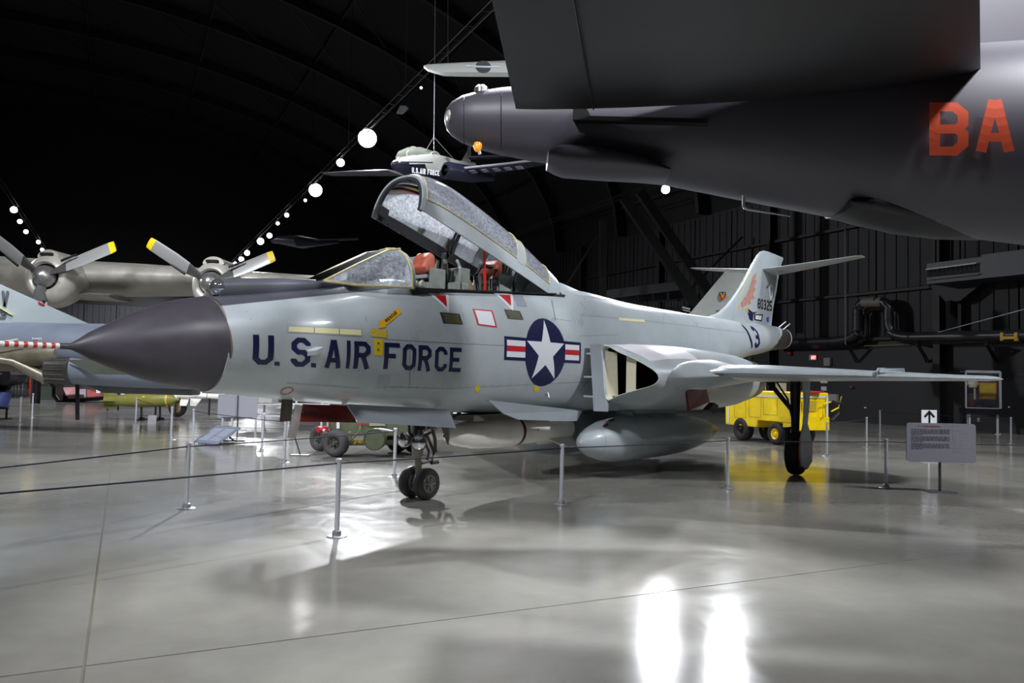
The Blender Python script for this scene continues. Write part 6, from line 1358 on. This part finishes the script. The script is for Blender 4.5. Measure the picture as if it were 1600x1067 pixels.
# grey green barrier case, orange cone marker, far things
p = fl(72, 628); t = empty('exhibit_case', p); tag(t, 'low glass fronted grey green exhibit case left of the red rail', 'display'); Yr = p.y
b = MB(); b.box((0, .3, .5), (.95, .6, .9)); b.build('plinth', mat('case_grey_green', '6d7a70', .4, 0, .1, 2), t, smooth=False, bevel=.02)
b = MB(); b.box((0, .3, 1.15), (.95, .6, .4)); b.build('glass_box', glass('case_glass', (.9, .93, .92), .05, 3), t, smooth=False)
b = MB()
for z in (.95, 1.35, .05): b.box((0, -.01, z), (.98, .03, .04))
b.build('frame', ALU, t, smooth=False)
o = MB(); o.lathe([(0, .16), (.05, .16), (.06, .1), (.9, .06), (.95, .02)], (0, 0, 0), (0, 0, 1), 16, caps=True); o = o.build('marker_cone', mat('cone_orange', 'e24a1a', .5)); o.location = fl(46, 608); tag(o, 'slim bright orange marker cone far off at left', 'cone')
for i, (u, v, h, lb) in enumerate(((19, 608, 1.3, 'leftmost of four thin pale posts far off at left'), (24, 608, 1.1, 'second of four thin pale posts far off at left'), (29, 608, 1.1, 'third of four thin pale posts far off at left'), (35, 608, 1.0, 'rightmost of four thin pale posts far off at left'))):
    o = MB(); o.lathe([(0, .12), (.015, .12), (.02, .03), (h * .9, .03), (h * .9 + .01, .001)], (0, 0, 0), (0, 0, 1), 10); o = o.build('barrier_post', ALU); o.location = fl(u, v); tag(o, lb, 'post', 'far barrier posts')
p = fl(55, 630); t = empty('support_column', p); tag(t, 'dark round display column behind the exhaust nozzle at left', 'column'); b = MB(); b.lathe([(0, .2), (2.1, .2)], (0, 0, 0), (0, 0, 1), 16, caps=True); b.build('shaft', mat('column_dark', '35343a', .5), t)
# far dark jet with radial engine at extreme left
p = fl(5, 611); t = empty('far_airplane', p); tag(t, 'dark far airplane with grey round engine seen under the grey jet tail', 'airplane'); Yr = p.y
b = MB(); rg = [[Vector((x, 1.2 * math.cos(q), 1.45 + h * math.sin(q))) for q in [2 * PI * k / 20 for k in range(20)]] for x, h in ((-4, .6), (-2, 1.2), (.3, 1.2), (1.1, .5))]; b.loft(rg); b.build('fuselage', mat('far_dark_olive', '2c2c28', .6, 0, .3, 1), t)
b = MB(); b.lathe([(0, .2), (.1, .62), (.6, .7), (1.3, .6)], Vector((at(27, 587, Yr).x - p.x, -1.6, at(27, 587, Yr).z)), (.3, 1, 0), 22, caps=True); b.build('engine', mat('far_engine_grey', '77747c', .4, .3, .2, 2), t)
b = MB(); b.bar((-3, -1, 1.1), (4.2, -1, 1.25), 1.2, .12); b.build('wing', LAC, t, smooth=False)
b = MB(); b.tube([(0, 0, .4), (0, 0, 1.2)], .12, 8); b.lathe([(-.2, .3), (-.2, .45), (.2, .45), (.2, .3)], (0, 0, .45), (0, 1, 0), 16, caps=True); b.build('wheel', BLACK, t)
# pale crates and fins beyond under the fuselage
p = fl(430, 668); t = empty('work_stand', p); tag(t, 'white metal work stand far off under the grey fuselage', 'stand')
b = MB()
for x in (-1.6, -.6, .4, 1.4): b.bar((x, 0, 0), (x, 0, 1.05), .05); b.bar((x, .8, 0), (x, .8, 1.05), .05)
for z in (.35, .7, 1.05): b.bar((-1.65, 0, z), (1.45, 0, z), .04); b.bar((-1.65, .8, z), (1.45, .8, z), .04)
b.build('frame', WHITE, t, smooth=False)
b = MB(); b.box((-.6, .4, .9), (.9, .7, .3)); b.box((.6, .4, .6), (1.2, .7, .05)); b.build('deck', mat('pale_deck', 'c8c9c2', .5), t, smooth=False)

# ================================================================== DISPLAY CASE AND WALL FITTINGS AT RIGHT
p = fl(1545, 677.5); p = p - PX * .15; t = empty('display_case', p, math.radians(-6)); tag(t, 'glass display case on pale legs with helmet bust and yellow poster', 'display case'); B0 = p
zz0, zz1 = at(1530, 637, p.y).z, at(1530, 581, p.y).z; wc = (at(1565, 600, p.y).x - at(1502, 600, p.y).x); cx = (at(1502, 600, p.y).x + at(1565, 600, p.y).x) / 2 - p.x
xf = at(1552, 600, p.y).x - p.x
def CB(a, z, y): return Vector((a, y, z))
x0_, x1_ = cx - wc / 2, xf
b = MB(); wfr = .045
for y in (-.45,):
    b.bar(CB(x0_, zz0, y), CB(x0_, zz1, y), wfr); b.bar(CB(x1_, zz0, y), CB(x1_, zz1, y), wfr * 1.4); b.bar(CB(x0_, zz1, y), CB(x1_, zz1, y), wfr, .09); b.bar(CB(x0_, zz0, y), CB(x1_, zz0, y), wfr, .03)
x2_ = cx + wc / 2 + .05
b.bar(CB(x1_, zz1, -.45), CB(x2_, zz1, .3), .02); b.bar(CB(x1_, zz0, -.45), CB(x2_, zz0, .3), .03); b.bar(CB(x2_, zz0, .3), CB(x2_, zz1, .3), .03); b.bar(CB(x0_, zz1, -.45), CB(x0_ + .15, zz1, .3), .02)
b.build('frame', ALU, t, smooth=False)
b = MB(); b.add([CB(x0_, zz0, -.45), CB(x1_, zz0, -.45), CB(x1_, zz1, -.45), CB(x0_, zz1, -.45)], [(0, 1, 2, 3)]); b.add([CB(x1_, zz0, -.45), CB(x2_, zz0, .3), CB(x2_, zz1, .3), CB(x1_, zz1, -.45)], [(0, 1, 2, 3)]); b.build('glass', glass('case_glass', (.9, .93, .92), .05, 3), t, smooth=False)
b = MB(); b.prism([CB(x0_ - .02, zz0 - .22, -.5), CB(x1_ + .04, zz0 - .22, -.5), CB(x2_ + .02, zz0 - .22, .3), CB(x0_ + .1, zz0 - .22, .3)], (0, 0, .2)); b.build('base_tray', mat('case_navy_base', '1c1c26', .5), t, smooth=False)
for lx, ly in ((x0_ + .14, -.4), (x0_ + .36, .2), (x1_ - .08, -.4), (x2_ - .12, .2)): b = MB(); b.bar(CB(lx, .0, ly), CB(lx, zz0 - .22, ly), .05); b.box(CB(lx, .006, ly), (.14, .14, .012)); b.build('leg', WHITE, t, smooth=False)
b = MB(); hx = x0_ + wc * .24; b.lathe([(0, .1), (.25, .17), (.5, .16), (.52, .12)], CB(hx, zz0, -.15), (0, 0, 1), 16, caps=True); b.build('torso_form', mat('brown_form', '4f2c22', .6), t)
b = MB(); b.lathe([(0, .12), (.02, .14), (.22, .15), (.3, .13), (.33, .05)], CB(hx, zz0 + .72, -.2), (0, 0, 1), 18, caps=True); b.lathe([(-.19, .03), (-.17, .06), (.17, .06), (.19, .03)], CB(hx, zz0 + .86, -.2), (1, 0, 0), 12, caps=True); b.build('flight_helmet', mat('helmet_cream', 'cfc5a8', .4), t)
b = MB(); b.bar(CB(hx, zz0 + .3, -.33), CB(hx, zz0 + .7, -.33), .05); b.build('oxygen_hose', mat('hose_pale', 'b8b4a8', .5), t, smooth=False)
b = MB(); px0 = at(1535, 610, p.y).x - p.x; px1 = at(1561, 610, p.y).x - p.x; pz0, pz1 = at(1548, 624, p.y).z, at(1548, 597.5, p.y).z
b.prism([CB(px0, pz0, .22), CB(px1, pz0, .22), CB(px1, pz1, .22), CB(px0, pz1, .22)], (0, .02, 0)); b.build('poster', mat('poster_orange', 'd5662a', .6), t, smooth=False)
b = MB(); b.prism([CB(px0 + .04, pz0 + .04, .21), CB(px1 - .04, pz0 + .04, .21), CB(px1 - .04, pz1 - .04, .21), CB(px0 + .04, pz1 - .04, .21)], (0, .01, 0)); b.build('poster_centre', mat('poster_yellow', 'c9a92c', .6, 0, .1, 6), t, smooth=False)
# wall mapping: pixel on the right wall
def wall(u, v, off=.02):
    r = ray(u, v); o = Vector((0, 0, CZ)); d = (WALLR - off) ; k2 = d / r.dot(PX); return o + r * k2
def wallbox(name, u0, v0, u1, v1, th, m_, lb, cat, off=0.0):
    a, c_ = wall(u0, v1, off), wall(u1, v0, off); ctr = (a + c_) / 2; o = MB(); d = (Vector((c_.x, c_.y, 0)) - Vector((a.x, a.y, 0))); hw = d.length / 2; d.normalize(); hz = (c_.z - a.z) / 2
    o.prism([d * -hw + Vector((0, 0, -hz)), d * hw + Vector((0, 0, -hz)), d * hw + Vector((0, 0, hz)), d * -hw + Vector((0, 0, hz))], PX * -th); o = o.build(name, m_, smooth=False, bevel=.008); o.location = ctr; tag(o, lb, cat); return o
GB = mat('box_grey', '9a9c9a', .5); 
o = wallbox('exit_sign', 1266, 554, 1276.5, 563, .08, GB, 'small lit red exit sign on the black wall under the pipe', 'sign')
a_ = wall(1267.2, 562, .09) - o.location; c_ = wall(1275.2, 555, .09) - o.location; d_ = Vector((c_.x - a_.x, c_.y - a_.y, 0)).normalized(); w_ = (Vector((c_.x - a_.x, c_.y - a_.y, 0))).length; h_ = c_.z - a_.z
b = MB(); b.add([a_, a_ + d_ * w_, a_ + d_ * w_ + Vector((0, 0, h_)), a_ + Vector((0, 0, h_))], [(0, 1, 2, 3)]); b.build('lit_face', mat('exit_red', 'ff4a4a', .5, emit=1.1), o, smooth=False)
flat_text('exit_letters', 'EXIT', h_ * .6, a_ + Vector((0, 0, h_ * .2)) + d_ * w_ * .08 - PX * .012, d_, (0, 0, 1), mat('exit_letter_white', 'ffd9d9', .5, emit=1), o, fit=w_ * .84, a=.12)
wallbox('wall_cabinet', 1289.5, 559, 1299.5, 571.5, .12, GB, 'grey upright electrical cabinet high on the wall right of the exit sign', 'box')
wallbox('wall_cabinet', 1296.5, 616, 1311, 629, .15, GB, 'pale grey electrical box low on the wall above the cart handle', 'box')
wallbox('notice', 1283, 604, 1291.5, 610, .01, WHITE, 'small white notice on the wall above the yellow cart', 'notice')
wallbox('notice', 1282, 595.5, 1293, 598.5, .01, WHITE, 'thin white notice just under the wing on the black wall', 'notice')
wallbox('small_plate', 1350.5, 636, 1354, 637.5, .02, WHITE, 'tiny white plate low on the wall left of the arrow sign', 'plate')
wallbox('small_plate', 1575.5, 635, 1578, 637, .02, WHITE, 'tiny white plate right of the glass display case', 'plate')
wallbox('socket_plate', 1527.5, 653, 1532, 659, .03, mat('socket_cream', 'b8b08a', .5), 'small cream socket plate under the glass display case', 'socket')
def bell(u, v, r, m_, lb):
    c_ = wall(u, v, .05); o = MB(); o.lathe([(0, r), (.05, r), (.1, r * .7), (.12, r * .2), (.12, .001)], (0, 0, 0), -PX, 18, caps=True); o = o.build('alarm_bell', m_); o.location = c_; tag(o, lb, 'alarm')
bell(1235, 552, .11, mat('alarm_red', 'b02018', .4), 'round red alarm bell on the wall under the pipe end'); bell(1302, 579, .08, mat('alarm_red', 'b02018'), 'small red alarm just above the wing right of the exit sign'); bell(1310, 580, .1, WHITE, 'white round globe fitting just above the wing')
bell(1331, 605, .07, mat('valve_brown', '7a4a2c', .5), 'small brown valve on the wall under the wing')
# big insulated pipes with upright loop
PIPE = mat('pipe_black', '232326', .35, 0, .2, 3)
def wpt(u, v, off): r = ray(u, v); return Vector((0, 0, CZ)) + r * ((WALLR - off) / r.dot(PX))
def pipe(name, pts, r, off, m_, lb):
    P0 = [wpt(u, v, off) for u, v in pts]
    # round the corners
    Q = [P0[0]]
    for i in range(1, len(P0) - 1):
        a_, c_, e_ = P0[i - 1], P0[i], P0[i + 1]; k1 = min(.45, (a_ - c_).length / 2.1); k2 = min(.45, (e_ - c_).length / 2.1); s_, f_ = c_ + (a_ - c_).normalized() * k1, c_ + (e_ - c_).normalized() * k2
        for q in range(6): tt = q / 5; Q.append(s_.lerp(c_, tt).lerp(c_.lerp(f_, tt), tt))
    Q.append(P0[-1]); t = empty(name, Q[0]); tag(t, lb, 'pipe'); b = MB(); b.tube([q - Q[0] for q in Q], r, 16); b.build('pipe_run', m_, t)
    for i in range(1, len(P0) - 1):
        b = MB(); c_ = P0[i]; d_ = (P0[i - 1] - c_).normalized(); b.lathe([(0, r * 1.08), (.06, r * 1.08)], c_ + d_ * min(.5, (P0[i - 1] - c_).length / 2) - Q[0], d_, 16, caps=True); b.build('pipe_collar', BLACK, t)
    return t
PB = [(1200, 537), (1312, 533), (1340, 526), (1340, 473), (1388, 470), (1389, 520), (1410, 527), (1620, 523)]
t = pipe('wall_pipe', PB, .2, .75, PIPE, 'thick black pipe with an upright loop along the dark wall')
b = MB(); a_, c_ = wpt(1349, 472.5, .75), wpt(1379, 471.5, .75); b.tube([a_ - t.location, c_ - t.location], .215, 16); b.build('bare_sleeve', mat('pipe_sleeve', '77706a', .5), t)
pipe('wall_pipe', [(1215, 541), (1330, 538), (1353, 530), (1352, 482), (1396, 479), (1398, 530), (1440, 534), (1600, 531)], .14, .35, PIPE, 'second black pipe looping just behind the thick one')
b = MB()
for u in (1566, 1588): c_ = wpt(u, 526, .95); b.box(c_ - t.location, (.1, .1, .3), rz=math.atan2(PX.y, PX.x))
b.bar(wpt(1566, 528, .98) - t.location, wpt(1588, 527.5, .98) - t.location, .08, .1); b.build('yellow_clamp', mat('clamp_yellow', 'a88a20', .5), t, smooth=False)
for u in (1322, 1432, 1540):
    b = MB(); b.bar(wpt(u, 537, .9) - t.location, wpt(u + 16, 566, .05) - t.location, .05); b.bar(wpt(u + 3, 537, .9) - t.location, wpt(u + 20, 566, .05) - t.location, .05); b.bar(wpt(u, 538, .95) - t.location, wpt(u + 3, 538, .05) - t.location, .06); b.build('pipe_bracket', BEAM, t, smooth=False)
t = empty('drop_rod', wpt(1321, 350, 3)); tag(t, 'thin upright pale rod hanging down the dark wall beside the loop', 'rod'); b = MB(); b.tube([(0, 0, 0), wpt(1321, 538, 3) - t.location], .03, 8); b.build('rod', mat('rod_grey', '5b5b60', .4, .4), t); b = MB(); b.lathe([(0, .06), (.08, .06)], (0, 0, 0), (0, 0, 1), 10, caps=True); b.build('rod_cap', BLACK, t)
o = MB(); a_, c_ = wpt(1350, 540.5, .3), wpt(1412, 538, .3); o.tube([Vector(), c_ - a_], .015, 6); o = o.build('conduit', mat('conduit_yellow', 'a39a48', .5)); o.location = a_; tag(o, 'thin yellowish conduit under the pipe loop', 'conduit')
# duct with louvre
t = empty('air_duct', wpt(1448, 425, 1.2)); tag(t, 'dark rectangular air duct with slotted grille high on the right wall', 'duct'); B0 = t.location
DUCT = mat('duct_dark', '303034', .45, .1, .1, 1)
def dq(u, v, o_=1.6): return wpt(u, v, o_) - B0
b = MB(); b.prism([dq(1448, 444), dq(1640, 424), dq(1640, 384), dq(1534, 398), dq(1534, 401), dq(1448, 412)], PX * 1.4); b.build('duct_body', DUCT, t, smooth=False)
b = MB(); b.bar(dq(1447, 421, 1.7), dq(1526, 411, 1.7), .05, .05); b.build('grille_edge', mat('grille_edge', '6a6a6c', .4, .4), t, smooth=False)
for k in range(11):
    b = MB(); u = 1451 + k * 7; b.bar(dq(u + 1, 432.5 - k * .9, 1.62), dq(u + 1, 422 - k * .9, 1.62), .10, .06); b.build('grille_slat', DUCT, t, smooth=False)
b = MB(); b.prism([dq(1449, 433, 1.61), dq(1530, 425, 1.61), dq(1530, 412, 1.61), dq(1449, 421, 1.61)], PX * -.02); b.build('grille_recess', BLACKM, t, smooth=False)
b = MB(); b.bar(dq(1449, 437, 1.66), dq(1530, 428, 1.66), .06, .05); b.build('grille_sill', DUCT, t, smooth=False)
for u in (1462, 1500):
    b = MB(); b.bar(dq(u, 418, .6), dq(u, 360, .6), .05); b.build('duct_hanger', BEAM, t, smooth=False)
# steel gusset column below the duct
o = MB(); c0_ = wpt(1500, 600, .5); o.bar(wpt(1487, 470, .5) - c0_, wpt(1487, 520, .5) - c0_, .3, .3); o.prism([wpt(1455, 446, .6) - c0_, wpt(1540, 438, .6) - c0_, wpt(1500, 470, .6) - c0_, wpt(1478, 472, .6) - c0_], PX * .4); o = o.build('gusset_column', BEAM, smooth=False); o.location = c0_; tag(o, 'black steel gusset bracket below the air duct', 'bracket')
# brace cable bright line at right
o = MB(); a_, c_ = wpt(1466, 519, 1.4), wpt(1620, 478, 3.5); o.tube([Vector(), c_ - a_], .014, 6); o = o.build('guy_cable', ALU); o.location = a_; tag(o, 'thin shiny guy cable rising to the right over the pipe', 'cable')
# guard: copies of long grey beams beyond the spine (mezzanine edge)
t = empty('gallery', at(980, 470, 44)); tag(t, 'dark gallery railing and beam far behind the jet spine', 'railing'); B0 = t.location
b = MB(); b.bar(AT(940, 462, 44), AT(1075, 445, 42), .35, .5); b.build('beam', mat('gallery_grey', '3a3a3e', .5), t, smooth=False)
for k in range(5):
    b = MB(); b.prism([AT(950 + k * 24, 476 - k * 2, 43.6), AT(970 + k * 24, 474 - k * 2, 43.6), AT(970 + k * 24, 462 - k * 2.4, 43.6), AT(950 + k * 24, 464 - k * 2.4, 43.6)], (0, .1, 0)); b.build('panel', mat('gallery_panel', '2b2b2f', .5), t, smooth=False)
b = MB(); b.tube([AT(1015, 472, 42), AT(1066, 468, 42)], .04, 6)
for k in range(11): b.tube([AT(1016 + k * 5, 472 - k * .4, 42), AT(1016 + k * 5, 482 - k * .4, 42)], .02, 5)
b.build('balustrade', mat('rail_steel', '55555a', .4, .4), t)
